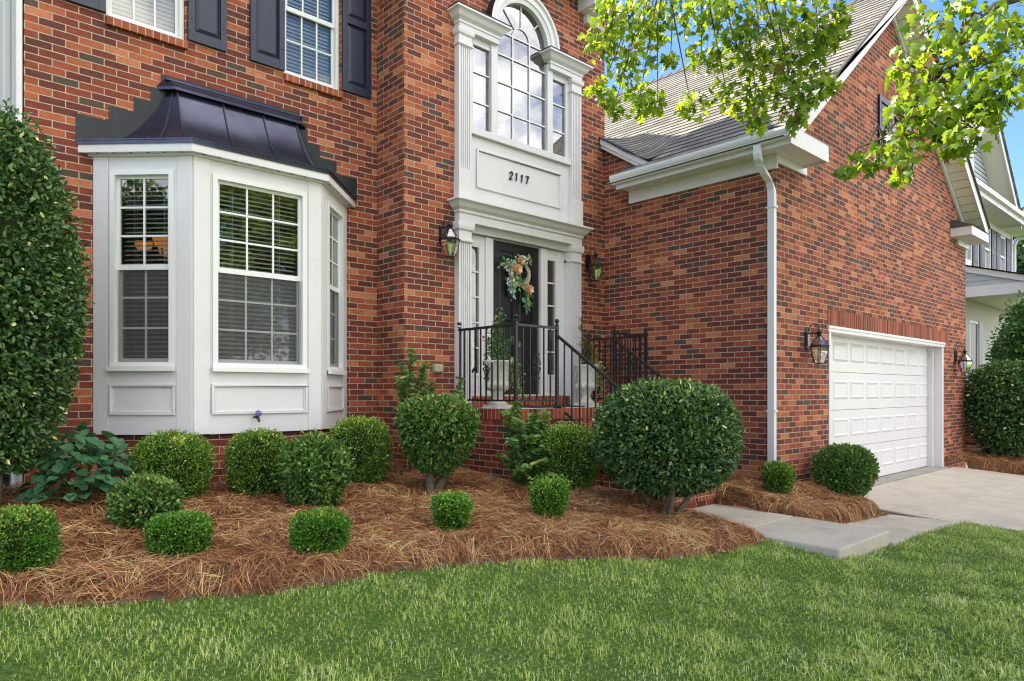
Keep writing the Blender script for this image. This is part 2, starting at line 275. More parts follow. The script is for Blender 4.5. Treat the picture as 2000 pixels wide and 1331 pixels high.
class MB:
    def __init__(s): s.v = []; s.f = []; s.uv = []; s.m = []
    def face(s, pts, uvs=None, m=0):
        i = len(s.v); s.v += [tuple(p) for p in pts]; s.f.append(tuple(range(i, i+len(pts))))
        s.uv.append(uvs if uvs else [(p[0]+p[1], p[2]) for p in pts]); s.m.append(m)
    def box(s, fr, u0, u1, d0, d1, z0, z1, m=0, swap=None):
        P = fr.p
        def q(a, b, c, d, ua, ub, uc, ud): s.face([a, b, c, d], [ua, ub, uc, ud], m)
        a = lambda u, d, z: P(u, d, z)
        sw = (lambda x, y: (y-swap, x)) if swap is not None else (lambda x, y: (x, y))
        q(a(u0,d0,z0), a(u1,d0,z0), a(u1,d0,z1), a(u0,d0,z1), sw(u0,z0), sw(u1,z0), sw(u1,z1), sw(u0,z1))
        q(a(u1,d1,z0), a(u0,d1,z0), a(u0,d1,z1), a(u1,d1,z1), sw(u1,z0), sw(u0,z0), sw(u0,z1), sw(u1,z1))
        q(a(u0,d1,z0), a(u0,d0,z0), a(u0,d0,z1), a(u0,d1,z1), sw(d1,z0), sw(d0,z0), sw(d0,z1), sw(d1,z1))
        q(a(u1,d0,z0), a(u1,d1,z0), a(u1,d1,z1), a(u1,d0,z1), sw(d0,z0), sw(d1,z0), sw(d1,z1), sw(d0,z1))
        q(a(u0,d0,z1), a(u1,d0,z1), a(u1,d1,z1), a(u0,d1,z1), sw(u0,d0), sw(u1,d0), sw(u1,d1), sw(u0,d1))
        q(a(u0,d1,z0), a(u1,d1,z0), a(u1,d0,z0), a(u0,d0,z0), sw(u0,d1), sw(u1,d1), sw(u1,d0), sw(u0,d0))
    def frame(s, fr, u0, u1, z0, z1, w, d0, d1, m=0, wb=None):
        wb = w if wb is None else wb
        s.box(fr, u0, u0+w, d0, d1, z0, z1, m); s.box(fr, u1-w, u1, d0, d1, z0, z1, m)
        s.box(fr, u0+w, u1-w, d0, d1, z1-w, z1, m); s.box(fr, u0+w, u1-w, d0, d1, z0, z0+wb, m)
    def panel(s, fr, u0, u1, z0, z1, d0, rise, w, m=0):
        """raised panel: bevelled picture on plane d0, top at d0-rise"""
        P = fr.p
        o = [(u0,z0),(u1,z0),(u1,z1),(u0,z1)]; i = [(u0+w,z0+w),(u1-w,z0+w),(u1-w,z1-w),(u0+w,z1-w)]
        for k in range(4):
            a, b = o[k], o[(k+1)%4]; c, d = i[(k+1)%4], i[k]
            s.face([P(a[0],d0,a[1]), P(b[0],d0,b[1]), P(c[0],d0-rise,c[1]), P(d[0],d0-rise,d[1])], m=m)
        s.face([P(a[0],d0-rise,a[1]) for a in i], m=m)
    def molding(s, fr, u0, u1, prof, d0=0.0, m=0, ends=(True, True), back=0.0):
        """profile [(projection,z)...] run from u0 to u1 with mitred returns back to the wall"""
        P = fr.p; rows = []
        for e, z in prof:
            r = []
            if ends[0]: r += [P(u0-e, back, z), P(u0-e, d0-e, z)]
            else: r += [P(u0, d0-e, z)]
            if ends[1]: r += [P(u1+e, d0-e, z), P(u1+e, back, z)]
            else: r += [P(u1, d0-e, z)]
            rows.append(r)
        for a, b in zip(rows, rows[1:]):
            for k in range(len(a)-1): s.face([a[k], a[k+1], b[k+1], b[k]], m=m)
        for r, fl in ((rows[0], 1), (rows[-1], 0)):
            pts = list(r)
            if len(pts) == 4: s.face(pts[::-1] if fl else pts, m=m)
    def tube(s, path, r, n=8, m=0, cap=True, closed=False):
        path = [np.array(p, float) for p in path]; k = len(path)
        rr = r if isinstance(r, (list, tuple)) else [r]*k
        T = []
        for i in range(k):
            a = path[(i-1) % k] if (closed or i > 0) else path[i]; b = path[(i+1) % k] if (closed or i < k-1) else path[i]
            t = b-a; T.append(t/(np.linalg.norm(t)+1e-9))
        up = np.array((0, 0, 1.0)); 
        if abs(T[0] @ up) > 0.9: up = np.array((1.0, 0, 0))
        nrm = np.cross(T[0], up); nrm /= np.linalg.norm(nrm); base = len(s.v)
        for i in range(k):
            nrm = nrm - T[i]*(nrm @ T[i]); nrm /= (np.linalg.norm(nrm)+1e-9); bi = np.cross(T[i], nrm)
            for j in range(n):
                a = 2*pi*j/n; s.v.append(tuple(path[i]+rr[i]*(cos(a)*nrm+sin(a)*bi)))
        for i in range(k if closed else k-1):
            for j in range(n):
                a = base+i*n+j; b = base+i*n+(j+1) % n; i2 = (i+1) % k
                c = base+i2*n+(j+1) % n; d = base+i2*n+j
                s.f.append((a, b, c, d)); s.uv.append([(0, 0)]*4); s.m.append(m)
        if cap and not closed:
            s.f.append(tuple(base+j for j in range(n))[::-1]); s.uv.append([(0, 0)]*n); s.m.append(m)
            s.f.append(tuple(base+(k-1)*n+j for j in range(n))); s.uv.append([(0, 0)]*n); s.m.append(m)
    def lathe(s, prof, c=(0, 0, 0), n=24, m=0, sides=None, rot=0.0):
        n = sides or n; base = len(s.v)
        for r, z in prof:
            for j in range(n):
                a = 2*pi*j/n+rot; s.v.append((c[0]+r*cos(a), c[1]+r*sin(a), c[2]+z))
        for i in range(len(prof)-1):
            for j in range(n):
                s.f.append((base+i*n+j, base+i*n+(j+1) % n, base+(i+1)*n+(j+1) % n, base+(i+1)*n+j)); s.uv.append([(0, 0)]*4); s.m.append(m)
        s.f.append(tuple(base+j for j in range(n))[::-1]); s.uv.append([(0, 0)]*n); s.m.append(m)
        s.f.append(tuple(base+(len(prof)-1)*n+j for j in range(n))); s.uv.append([(0, 0)]*n); s.m.append(m)
    def ball(s, c, r, m=0, n=10):
        s.lathe([(r*sin(pi*k/6+1e-3), -r*cos(pi*k/6)) for k in range(7)], c, n, m)
    def build(s, name, mats, parent=None, smooth=False, bevel=0.0):
        me = bpy.data.meshes.new(name); me.from_pydata(s.v, [], s.f)
        mats = mats if isinstance(mats, (list, tuple)) else [mats]
        for k in mats: me.materials.append(k)
        me.polygons.foreach_set('material_index', s.m)
        uvl = me.uv_layers.new(name='UVMap'); flat = [c for u in s.uv for q in u for c in q]; uvl.data.foreach_set('uv', flat)
        if smooth: me.polygons.foreach_set('use_smooth', [True]*len(s.f))
        me.update(); o = bpy.data.objects.new(name, me); link(o, parent)
        if bevel:
            w = o.modifiers.new('weld', 'WELD'); w.merge_threshold = 0.0002
            b = o.modifiers.new('bevel', 'BEVEL'); b.width = bevel; b.segments = 2; b.limit_method = 'ANGLE'; b.angle_limit = radians(35)
        return o

def wall(mb, fr, breaks, zb, top, holes=(), reveal=0.10, m=0, uoff=0.0):
    """brick skin with openings. top(u) gives its upper edge; holes = (u0,u1,z0,z1)"""
    bs = sorted(set([round(b, 4) for b in breaks] + [round(h[k], 4) for h in holes for k in (0, 1)])); P = fr.p
    for a, b in zip(bs, bs[1:]):
        mid = (a+b)/2; hs = sorted([h for h in holes if h[0]-1e-4 <= a and h[1]+1e-4 >= b], key=lambda h: h[2]); z = zb
        for h in hs:
            if h[2] > z+1e-4: mb.face([P(a,0,z), P(b,0,z), P(b,0,h[2]), P(a,0,h[2])], [(a+uoff,z),(b+uoff,z),(b+uoff,h[2]),(a+uoff,h[2])], m)
            z = h[3]
        ta, tb = top(a+1e-5), top(b-1e-5)
        if max(ta, tb) > z+1e-4: mb.face([P(a,0,z), P(b,0,z), P(b,0,tb), P(a,0,ta)], [(a+uoff,z),(b+uoff,z),(b+uoff,tb),(a+uoff,ta)], m)
    if reveal:
        for u0, u1, z0, z1 in holes:
            for u in (u0, u1): mb.face([P(u,0,z0), P(u,reveal,z0), P(u,reveal,z1), P(u,0,z1)], [(u+uoff,z0),(u+reveal+uoff,z0),(u+reveal+uoff,z1),(u+uoff,z1)], m)
            for z in (z0, z1): mb.face([P(u0,0,z), P(u1,0,z), P(u1,reveal,z), P(u0,reveal,z)], [(u0,z),(u1,z),(u1,z+reveal),(u0,z+reveal)], m)

# ------------------------------------------------------------------ the brick house
H = empty('brick_house', (4.5, 7.0, 0.3), 0, 'two storey red brick house with a white bay window and attached garage', 'house')
bpy.context.view_layer.update()
H_INV = H.matrix_world.inverted()
def part(mb, name, mats, **k):
    o = mb.build(name, mats, None, **k); o.parent = H; o.matrix_parent_inverse = H_INV; return o
def under(o, par):
    o.parent = par; o.matrix_parent_inverse.identity(); return o

YM, YE, YG, XJ, XG, XR, XL = 7.28, 6.70, 4.03, 4.53, 8.10, 15.99, 1.01
EAVE = 6.95
fm, fe, fg = FY(YM), FY(YE), FY(YG)
# openings
UPW = [(1.638, 2.335, 4.875, 6.395), (3.36, 4.045, 4.875, 6.395)]
b = MB()
bay_hole = (1.66, 4.0, 0.95, 3.55)
wall(b, fm, [XL, XJ], -0.1, lambda u: EAVE, [*UPW, bay_hole], 0.09)
fj = Fr(XJ, YM, 0, -1); wall(b, fj, [0, YM-YE], -0.1, lambda u: EAVE, [], 0, uoff=0.05)
part(b, 'front_wall', M['brick'])
b = MB()
eh = [(5.30, 7.44, 1.18, 5.86)]
za = np.linspace(5.86, 6.53, 12)
cxa, cza = 6.372, 6.03
for k in range(11):
    hw = min(0.56, sqrt(max(0.0, 0.56**2 - max(0, za[k+1]-cza)**2)))
    if hw > 0.06: eh.append((cxa-hw, cxa+hw, float(za[k]), float(za[k+1])))
egab = lambda u: EAVE + 0.1
wall(b, fe, [XJ, XG, 6.32], -0.1, egab, eh, 0.0)
part(b, 'entry_wall', M['brick'])
b = MB()
fs = Fr(XG, YE, 0, -1); wall(b, fs, [0, 1.156, YE-YG], -0.15, lambda u: max(4.30, 5.04-0.64*u), [], 0, uoff=0.11)
wall(b, Fr(XG, 7.12, 0, -1), [0, 7.12-YE], 4.0, lambda u: EAVE+.1, [], 0); wall(b, Fr(7.4, 16, 0, -1), [0, 16-7.12], 4.0, lambda u: EAVE, [], 0); wall(b, FY(7.12), [7.4, XG], 4.0, lambda u: EAVE+.1, [], 0)
part(b, 'garage_side_wall', M['brick'])
b = MB()
RX, RZ, RS, RS2 = 11.80, 7.72, 0.826, 0.712      # garage ridge and slopes
rooft = lambda u: (RZ-0.22) - (RS*(RX-u) if u < RX else RS2*(u-RX))
gw = (11.83, 12.40, 4.955, 5.93)
wall(b, fg, [XG, RX, XR], -0.2, rooft, [(9.60, 14.56, -0.1, 2.275), gw], 0.20)
wall(b, Fr(XR, 12, 0, -1), [0, 12-YG], -0.2, lambda u: 4.5, [], 0)
part(b, 'garage_front_wall', M['brick'])
# soldier course over the garage door, rowlock sills, soldier lintel in the gable
b = MB(); b.box(fg, 9.56, 14.82, -0.012, 0.02, 2.292, 2.508, swap=2.20); part(b, 'soldier_course', M['brick_soldier'])
b = MB(); b.box(fg, 11.36, 12.92, -0.006, 0.02, 5.94, 6.16, swap=5.85)
part(b, 'soldier_course', M['brick_soldier'])
def sloped_sill(b, fr, u0, u1, z):
    P = fr.p; dz = 0.028
    A = [P(u0,-0.045,z-0.10), P(u1,-0.045,z-0.10), P(u1,-0.045,z-dz), P(u0,-0.045,z-dz)]
    uv = lambda u, zz: (zz-z+0.2, u)
    b.face(A, [uv(u0,z-0.1), uv(u1,z-0.1), uv(u1,z-dz), uv(u0,z-dz)])
    b.face([P(u0,-0.045,z-dz), P(u1,-0.045,z-dz), P(u1,0.09,z), P(u0,0.09,z)], [uv(u0,z), uv(u1,z), uv(u1,z+.13), uv(u0,z+.13)])
    b.face([P(u0,0.0,z-0.1), P(u1,0.0,z-0.1), P(u1,-0.045,z-0.10), P(u0,-0.045,z-0.10)], [uv(u0,z), uv(u1,z), uv(u1,z+.05), uv(u0,z+.05)])
    for u in (u0, u1): b.face([P(u,0.09,z-0.1), P(u,-0.045,z-0.1), P(u,-0.045,z-dz), P(u,0.09,z)], [(0.1,0.01),(0.15,0.01),(0.15,0.06),(0.1,0.06)])
for fr, u0, u1, z in [(fm, w[0]-0.005, w[1]+0.01, w[2]+0.005) for w in UPW]+[(fg, gw[0]-0.02, gw[1]+0.02, gw[2])]:
    b = MB(); sloped_sill(b, fr, u0, u1, z); part(b, 'window_sill', M['brick_sill'])

# ---- sash windows (frame > sashes, glass, blind, screen)
def sash_window(fr, u0, u1, z0, z1, cols, rows, fw=0.035, d0=0.0, blind='open', screen=True, glass='glass', meet=None, sill=0.0, face=0.0, mat='vinyl'):
    b = MB(); b.frame(fr, u0, u1, z0, z1, fw, d0+face, d0+0.10, wb=fw)
    if sill: b.box(fr, u0-0.012, u1+0.012, d0+face-0.030, d0+face, z0-0.035, z0+0.012)
    f = part(b, 'window', M[mat], bevel=0.003)
    a0, a1, b0, b1 = u0+fw, u1-fw, z0+fw, z1-fw; zm = meet or (b0+b1)/2
    for nm, s0, s1, dd in (('upper_sash', zm-0.028, b1, d0+0.022), ('lower_sash', b0, zm+0.028, d0+0.048)):
        s = MB(); sw = 0.028; s.frame(fr, a0, a1, s0, s1, sw, dd, dd+0.026, wb=0.05 if nm == 'upper_sash' else 0.038)
        x0, x1, y0, y1 = a0+sw, a1-sw, s0+(0.05 if nm == 'upper_sash' else 0.038), s1-sw
        for k in range(1, cols): c = x0+(x1-x0)*k/cols; s.box(fr, c-0.009, c+0.009, dd+0.001, dd+0.009, y0, y1)
        for k in range(1, rows): c = y0+(y1-y0)*k/rows; s.box(fr, x0, x1, dd+0.0018, dd+0.0085, c-0.009, c+0.009)
        under(part(s, nm, M[mat]), f)
        g = MB(); P = fr.p; g.face([P(x0,dd+0.012,y0), P(x1,dd+0.012,y0), P(x1,dd+0.012,y1), P(x0,dd+0.012,y1)]); under(part(g, 'glass', M[glass]), f)
    if screen:
        g = MB(); P = fr.p; g.face([P(a0+.006,d0+0.030,b0), P(a1-.006,d0+0.030,b0), P(a1-.006,d0+0.030,zm-0.01), P(a0+.006,d0+0.030,zm-0.01)]); under(part(g, 'insect_screen', M['screen']), f)
        g = MB(); g.frame(fr, a0+0.001, a1-0.001, b0+0.001, zm-0.006, 0.016, d0+0.026, d0+0.036); under(part(g, 'screen_frame', M['screen_frame']), f)
    if blind:
        s = MB(); n = int((z1-z0)/0.0425); tilt = {'open': 0.42, 'closed': 1.05}[blind]; w = 0.025
        for k in range(n):
            z = z0+0.03+k*0.0425; dd = d0+0.135; dy, dz = w*cos(tilt), w*sin(tilt); P = fr.p
            jit = random.uniform(-0.002, 0.002)
            s.face([P(a0+.01,dd-dy,z-dz+jit), P(a1-.01,dd-dy,z-dz), P(a1-.01,dd+dy,z+dz), P(a0+.01,dd+dy,z+dz+jit)])
            s.face([P(a0+.01,dd-dy,z-dz-.003+jit), P(a1-.01,dd-dy,z-dz-.003), P(a1-.01,dd-dy,z-dz), P(a0+.01,dd-dy,z-dz+jit)])
        for c in (a0+0.22*(a1-a0), a0+0.78*(a1-a0)):
            for e in (-0.024, 0.024): s.box(fr, c-0.0015, c+0.0015, d0+0.135+e, d0+0.137+e, z0, z1)
        under(part(s, 'blind', M['blind' if blind == 'open' else 'blind_up']), f)
    return f
M['screen_frame'] = plain('screen_frame_grey', (0.30, 0.30, 0.295), 0.5, 0.05)
for u0, u1, z0, z1 in UPW: sash_window(fm, u0, u1, z0, z1, 3, 2, d0=0.045, blind='closed', screen=False, glass='glass_up', fw=0.04)
sash_window(fg, gw[0], gw[1], gw[2], gw[3], 2, 2, d0=0.08, blind='closed', screen=False, glass='glass_up', fw=0.04)

# ---- shutters: two raised panels each, with bolt heads
def shutter(fr, u0, u1, z0, z1, zm0, zm1):
    b = MB(); d0, d1 = -0.034, -0.004; st = 0.062
    b.box(fr, u0, u0+st, d0, d1, z0, z1); b.box(fr, u1-st, u1, d0, d1, z0, z1)
    zs = [(z0, z0+0.10), (zm0, zm1), (z1-0.09, z1)]
    for a, c in zs: b.box(fr, u0+st, u1-st, d0+0.001, d1, a, c)
    for a, c in ((z0+0.10, zm0), (zm1, z1-0.09)):
        b.box(fr, u0+st, u1-st, -0.012, d1, a, c); b.panel(fr, u0+st+0.008, u1-st-0.008, a+0.008, c-0.008, -0.0121, 0.018, 0.035)
    for u in (u0+0.03, u1-0.03):
        for z in (z0+0.22, z1-0.25): 
            x, y, zz = fr.p(u, d0, z); b.ball((x, y, zz), 0.008, n=6)
    return part(b, 'shutter', M['shutter'], bevel=0.003)
for u0, u1 in ((1.252, 1.629), (2.354, 2.731), (2.978, 3.355), (4.058, 4.434)): shutter(fm, u0, u1, 4.883, 6.42, 5.68, 5.765)
for u0, u1 in ((11.37, 11.82), (12.45, 12.90)): shutter(fg, u0, u1, 4.94, 5.94, 5.40, 5.47)

# ---- bay window
BP = [(1.534, YM), (2.190, 6.62), (3.460, 6.62), (4.117, YM)]
bf = [Fr(*BP[i], BP[i+1][0]-BP[i][0], BP[i+1][1]-BP[i][1]) for i in range(3)]
bl = [math.hypot(BP[i+1][0]-BP[i][0], BP[i+1][1]-BP[i][1]) for i in range(3)]
win = [(0.166, 0.760), (0.170, 1.098), (bl[2]-0.760, bl[2]-0.166)]
b = MB()
for i in range(3):
    o0 = win[i]; wall(b, bf[i], [0, bl[i]], 1.0, lambda u: 3.56, [(o0[0]+.02, o0[1]-.02, 1.63, 3.385)], 0.12)
part(b, 'bay_wall', M['white'])
b = MB()
for i in range(3):                                   # corner boards and the thin seams beside them
    for (a, c) in ((0.004, win[i][0]-0.022), (win[i][1]+0.022, bl[i]-0.004)):
        b.box(bf[i], a, c, -0.010, -0.0005, 1.003, 3.553)
    u0, u1 = win[i][0]-0.008, win[i][1]+0.008
    w = 0.022; z0, z1 = 1.180, 1.466
    for q in ((u0, u1, z1-w, z1), (u0, u1, z0, z0+w), (u0, u0+w, z0+w, z1-w), (u1-w, u1, z0+w, z1-w)): b.box(bf[i], q[0], q[1], -0.022, -0.0005, q[2], q[3])
    for q in ((u0+w, u1-w, z1-w-.012, z1-w), (u0+w, u1-w, z0+w, z0+w+.012), (u0+w, u0+w+.012, z0+w+.012, z1-w-.012), (u1-w-.012, u1-w, z0+w+.012, z1-w-.012)): b.box(bf[i], q[0], q[1], -0.011, -0.0005, q[2], q[3])
part(b, 'bay_trim', M['white'], bevel=0.004)
for i in range(3):
    sash_window(bf[i], win[i][0], win[i][1], 1.615, 3.412, 3 if i == 1 else 2, 3, fw=0.046, d0=0.0, face=-0.022, blind='open', meet=2.535, sill=1, glass='glass')
def offs(d):
    k = d*math.tan(pi/8); s2 = d*sqrt(2)
    return [(BP[0][0]-s2, YM), (BP[1][0]-k, BP[1][1]-d), (BP[2][0]+k, BP[2][1]-d), (BP[3][0]+s2, YM)]
def ring(b, A, z0, B, z1, m=0):
    for i in range(3): b.face([(*A[i], z0), (*A[i+1], z0), (*B[i+1], z1), (*B[i], z1)], m=m)
b = MB(); A = offs(0.0); B = offs(0.085)
ring(b, A, 3.552, B, 3.552); ring(b, B, 3.552, B, 3.632); ring(b, offs(0.03), 3.535, offs(0.03), 3.552); ring(b, offs(0.0), 3.535, offs(0.03), 3.535)
part(b, 'bay_fascia', M['white'])
b = MB()
for i in range(3):                                   # soffit vents
    n = 9 if i == 1 else 6
    for k in range(n):
        u = bl[i]*(k+0.5)/n; b = MB(); b.box(bf[i], u-0.012, u+0.012, -0.066, -0.054, 3.549, 3.5515); part(b, 'soffit_vent', M['joint'])
M['seam'] = plain('dark_seam', (0.016, 0.018, 0.028), 0.4)
# copper roof: concave, standing seams at hips and on the front
def roof_sec(t):                                     # t 0 eave .. 1 top : offset polygon and height
    z = 3.665 + 0.665*(t**2.05)
    e = 0.095
    pts0 = offs(e); top = [(2.16, YM), (2.235, 7.205), (3.455, 7.205), (3.53, YM)]
    k = t**0.80
    return [((1-k)*p[0]+k*q[0], (1-k)*p[1]+k*q[1]) for p, q in zip(pts0, top)], z
b = MB(); nS = 14; secs = [roof_sec(k/nS) for k in range(nS+1)]
for (A, z0), (B, z1) in zip(secs, secs[1:]): ring(b, A, z0, B, z1)
e0 = offs(0.095); ring(b, e0, 3.622, e0, 3.665); e2 = offs(0.10); ring(b, e2, 3.655, e2, 3.668); ring(b, e2, 3.668, secs[0][0], 3.6655)
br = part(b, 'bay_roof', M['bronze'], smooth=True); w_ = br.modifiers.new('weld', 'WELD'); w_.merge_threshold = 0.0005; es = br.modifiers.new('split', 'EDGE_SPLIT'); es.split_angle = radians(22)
b = MB()
def seam(fn, r=0.010):
    b = MB(); b.tube([fn(k/nS) for k in range(nS+1)], r, 6); part(b, 'roof_seam', M['seam'])
def on_front(f, i=1):
    def fn(t):
        A, z = roof_sec(t); p, q = A[i], A[i+1]; return (p[0]+(q[0]-p[0])*f, p[1]+(q[1]-p[1])*f, z+0.006)
    return fn
for f in (0.0, 0.36, 0.70, 1.0): seam(on_front(f))
seam(on_front(0.62, 0)); seam(on_front(0.38, 2))
b = MB()                                             # ridge cap against the wall
T = secs[-1][0]; zt = secs[-1][1]
cap0 = [(2.07, YM), (2.195, 7.155), (3.50, 7.155), (3.62, YM)]; cap1 = [(2.12, YM), (2.175, 7.225), (3.515, 7.225), (3.57, YM)]
ring(b, cap0, zt-0.015, cap0, zt+0.012); ring(b, cap0, zt+0.012, cap1, zt+0.085); ring(b, T, zt-0.015, cap0, zt-0.015)
b.box(fm, 2.14, 3.55, -0.065, -0.007, zt+0.082, zt+0.100)
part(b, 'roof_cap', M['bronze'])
b = MB()                                             # stepped flashing let into the brick
for sgn, cx in ((1, 0), (-1, 5.651)):
    for (u0, u1, z0, z1) in ((1.395, 1.70, 3.64, 3.90), (1.66, 1.90, 3.70, 4.04), (1.87, 2.06, 3.85, 4.18), (2.02, 2.15, 4.0, 4.325), (2.11, 2.30, 4.2, 4.475)):
        a, c = (u0, u1) if sgn > 0 else (cx-u1, cx-u0); k = 0.004+0.0012*((u0*37) % 3)
        b.box(fm, a, c, -k, 0.02, z0, z1)
b.box(fm, 2.3, 3.36, -0.005, 0.02, 4.43, 4.476)
part(b, 'step_flashing', M['flash'])
b = MB()                                             # brick foot of the bay
fo = offs(-0.05)
for i in range(3):
    fr = Fr(*fo[i], fo[i+1][0]-fo[i][0], fo[i+1][1]-fo[i][1]); wall(b, fr, [0, math.hypot(fo[i+1][0]-fo[i][0], fo[i+1][1]-fo[i][1])], 0.1, lambda u: 1.0, [], 0, uoff=0.07*i)
A = offs(0.0); b.face([(*A[0], 1.0), (*A[3], 1.0), (*A[2], 1.0), (*A[1], 1.0)])
part(b, 'bay_foundation', M['brick'])

# ---- hall surround over the door: entablatures, pilasters, arch, panel, numbers
GY = YE+0.005
b = MB(); fE = FY(YE)
def pil(b, u0, u1, z0, z1, d=-0.085, fl=5):
    b.box(fE, u0, u1, d+0.012, 0.12, z0, z1)
    w = u1-u0; m0 = u0+0.028; m1 = u1-0.028; n = fl; fw_ = (m1-m0)/(2*n-1)
    b.box(fE, u0, m0, d, d+0.0119, z0, z1); b.box(fE, m1, u1, d, d+0.0119, z0, z1)
    for k in range(n-1):
        a = m0+fw_*(2*k+1); b.box(fE, a, a+fw_, d, d+0.0119, z0, z1)
PL, PR = (5.262, 5.462), (7.283, 7.483)
for u0, u1 in (PL, PR):
    b = MB(); pil(b, u0, u1, 4.095, 5.60)
    b.box(fE, u0-0.012, u1+0.012, -0.105, 0.02, 3.70, 4.094)                    # pedestal
    b.molding(fE, u0, u1, [(0.0, 5.585), (0.022, 5.600), (0.022, 5.618), (0.004, 5.628)], d0=-0.085)     # capital
    b.box(fE, u0, u1, -0.088, 0.02, 5.628, 5.715)
    b.molding(fE, u0, u1, [(0.0, 5.715), (0.022, 5.735), (0.028, 5.765), (0.028, 5.79)], d0=-0.088)
    part(b, 'pilaster', M['white'], bevel=0.002)
    b = MB(); pil(b, u0, u1, 1.20, 3.215)
    b.molding(fE, u0, u1, [(0.0, 3.205), (0.022, 3.218), (0.022, 3.238), (0.004, 3.248)], d0=-0.085)
    b.box(fE, u0, u1, -0.088, 0.12, 3.248, 3.456)
    b.molding(fE, u0, u1, [(0.0, 3.345), (0.022, 3.365), (0.028, 3.40), (0.028, 3.455)], d0=-0.088)
    part(b, 'pilaster', M['white'], bevel=0.002)
CROWN = [(0.0, 0.0), (0.012, 0.0), (0.012, 0.03), (0.03, 0.045), (0.05, 0.06), (0.075, 0.10), (0.095, 0.118), (0.115, 0.122), (0.115, 0.146), (0.0, 0.152)]
for u0, u1 in ((5.262, 5.905), (6.838, 7.483)):       # short entablatures beside the arch
    b = MB(); b.box(fE, u0, u1, -0.10, 0.02, 5.79, 5.885)
    b.molding(fE, u0, u1, [(e+0.0, z+5.885-0.03) for e, z in CROWN], d0=-0.10); part(b, 'entablature', M['white'], bevel=0.002)
    b = MB(); b.box(fE, u0-.118, u1+.118, -0.218, -0.02, 6.008, 6.016); part(b, 'cap_flashing', M['flash'])
b = MB(); b.box(fE, 5.262, 7.483, -0.10, 0.02, 3.456, 3.556)    # long entablature over the door
b.box(fE, 5.262, 7.483, -0.108, 0.02, 3.557, 3.60)
b.molding(fE, 5.262, 7.483, [(e, z+3.565) for e, z in CROWN], d0=-0.105)
part(b, 'entablature', M['white'], bevel=0.002)
b = MB()                                              # arch casing swept round the half circle
prof = [(0.452, 0.0), (0.452, -0.07), (0.50, -0.085), (0.508, -0.10), (0.575, -0.10), (0.59, -0.125), (0.622, -0.13), (0.622, 0.0)]
na = 36
for k in range(na):
    a0, a1 = pi*k/na, pi*(k+1)/na
    for (r0, d0), (r1, d1) in zip(prof, prof[1:]):
        q = lambda r, d, a: fE.p(cxa+r*cos(a), d, cza+r*sin(a))
        b.face([q(r0,d0,a0), q(r1,d1,a0), q(r1,d1,a1), q(r0,d0,a1)])
part(b, 'arch_casing', M['white'], smooth=False)
b = MB(); q = lambda r, d, a: fE.p(cxa+r*cos(a), d, cza+r*sin(a))
for k in range(na):
    a0, a1 = pi*k/na*0.82+pi*0.18, pi*(k+1)/na*0.82+pi*0.18
    b.face([q(0.626,-0.134,a0), q(0.626,0.0,a0), q(0.626,0.0,a1), q(0.626,-0.134,a1)])
part(b, 'arch_flashing', M['flash'])
b = MB()                                              # mullions, sill and jambs of the three lights
b.box(fE, 5.463, 5.532, -0.03, 0.03, 4.60, 5.79); b.box(fE, 7.212, 7.282, -0.03, 0.03, 4.60, 5.79)
b.box(fE, 5.812, 5.918, -0.055, 0.03, 4.60, 6.03); b.box(fE, 6.826, 6.932, -0.055, 0.03, 4.60, 6.03)
b.box(fE, 5.533, 5.811, -0.03, 0.03, 5.70, 5.79); b.box(fE, 6.933, 7.211, -0.03, 0.03, 5.70, 5.79)
b.box(fE, 5.463, 7.282, -0.075, 0.03, 4.57, 4.655)
b.box(fE, 5.463, 7.282, -0.028, 0.03, 3.71, 4.569)
for c in (5.463, 5.812, 6.932, 7.282): pass
part(b, 'window_casing', M['white'], bevel=0.003)
b = MB(); u0, u1, z0, z1 = 5.585, 7.105, 3.93, 4.425; w = 0.03
for qd in ((u0, u1, z1-w, z1), (u0, u1, z0, z0+w), (u0, u0+w, z0+w, z1-w), (u1-w, u1, z0+w, z1-w)): b.box(fE, qd[0], qd[1], -0.048, -0.0285, qd[2], qd[3])
part(b, 'panel_molding', M['white'], bevel=0.006)
b = MB()                                              # one window: centre light with arch, two side lights
def bar(b, u0, u1, z0, z1, d=-0.013): b.box(fE, u0, u1, d, d+0.016, z0, z1)
for z in (6.03, 5.735, 5.375, 5.005): bar(b, 5.918, 6.826, z-0.009, z+0.009, -0.0135)
for u in (6.219, 6.525): bar(b, u-0.009, u+0.009, 4.655, 6.03)
for u0, u1 in ((5.532, 5.812), (6.932, 7.212)):
    for z in (5.375, 5.005): bar(b, u0, u1, z-0.009, z+0.009)
b.tube([fE.p(cxa+0.153*cos(a), -0.004, cza+0.153*sin(a)) for a in np.linspace(0, pi, 17)], 0.008, 6)
for a in (pi*0.25, pi*0.5, pi*0.75): b.tube([fE.p(cxa+0.155*cos(a), -0.004, cza+0.155*sin(a)), fE.p(cxa+0.46*cos(a), -0.004, cza+0.46*sin(a))], 0.009, 6)
hallw = part(b, 'window', M['vinyl'])
b = MB(); pts = [fE.p(5.90, 0.004, 4.62), fE.p(6.845, 0.004, 4.62)] + [fE.p(cxa+0.47*cos(a), 0.004, cza+0.47*sin(a)) for a in np.linspace(0, pi, 25)]
b.face(pts)
for u0, u1 in ((5.50, 5.84), (6.90, 7.25)): b.face([fE.p(u0,0.004,4.62), fE.p(u1,0.004,4.62), fE.p(u1,0.004,5.74), fE.p(u0,0.004,5.74)])
under(part(b, 'glass', M['glass_hi']), hallw)
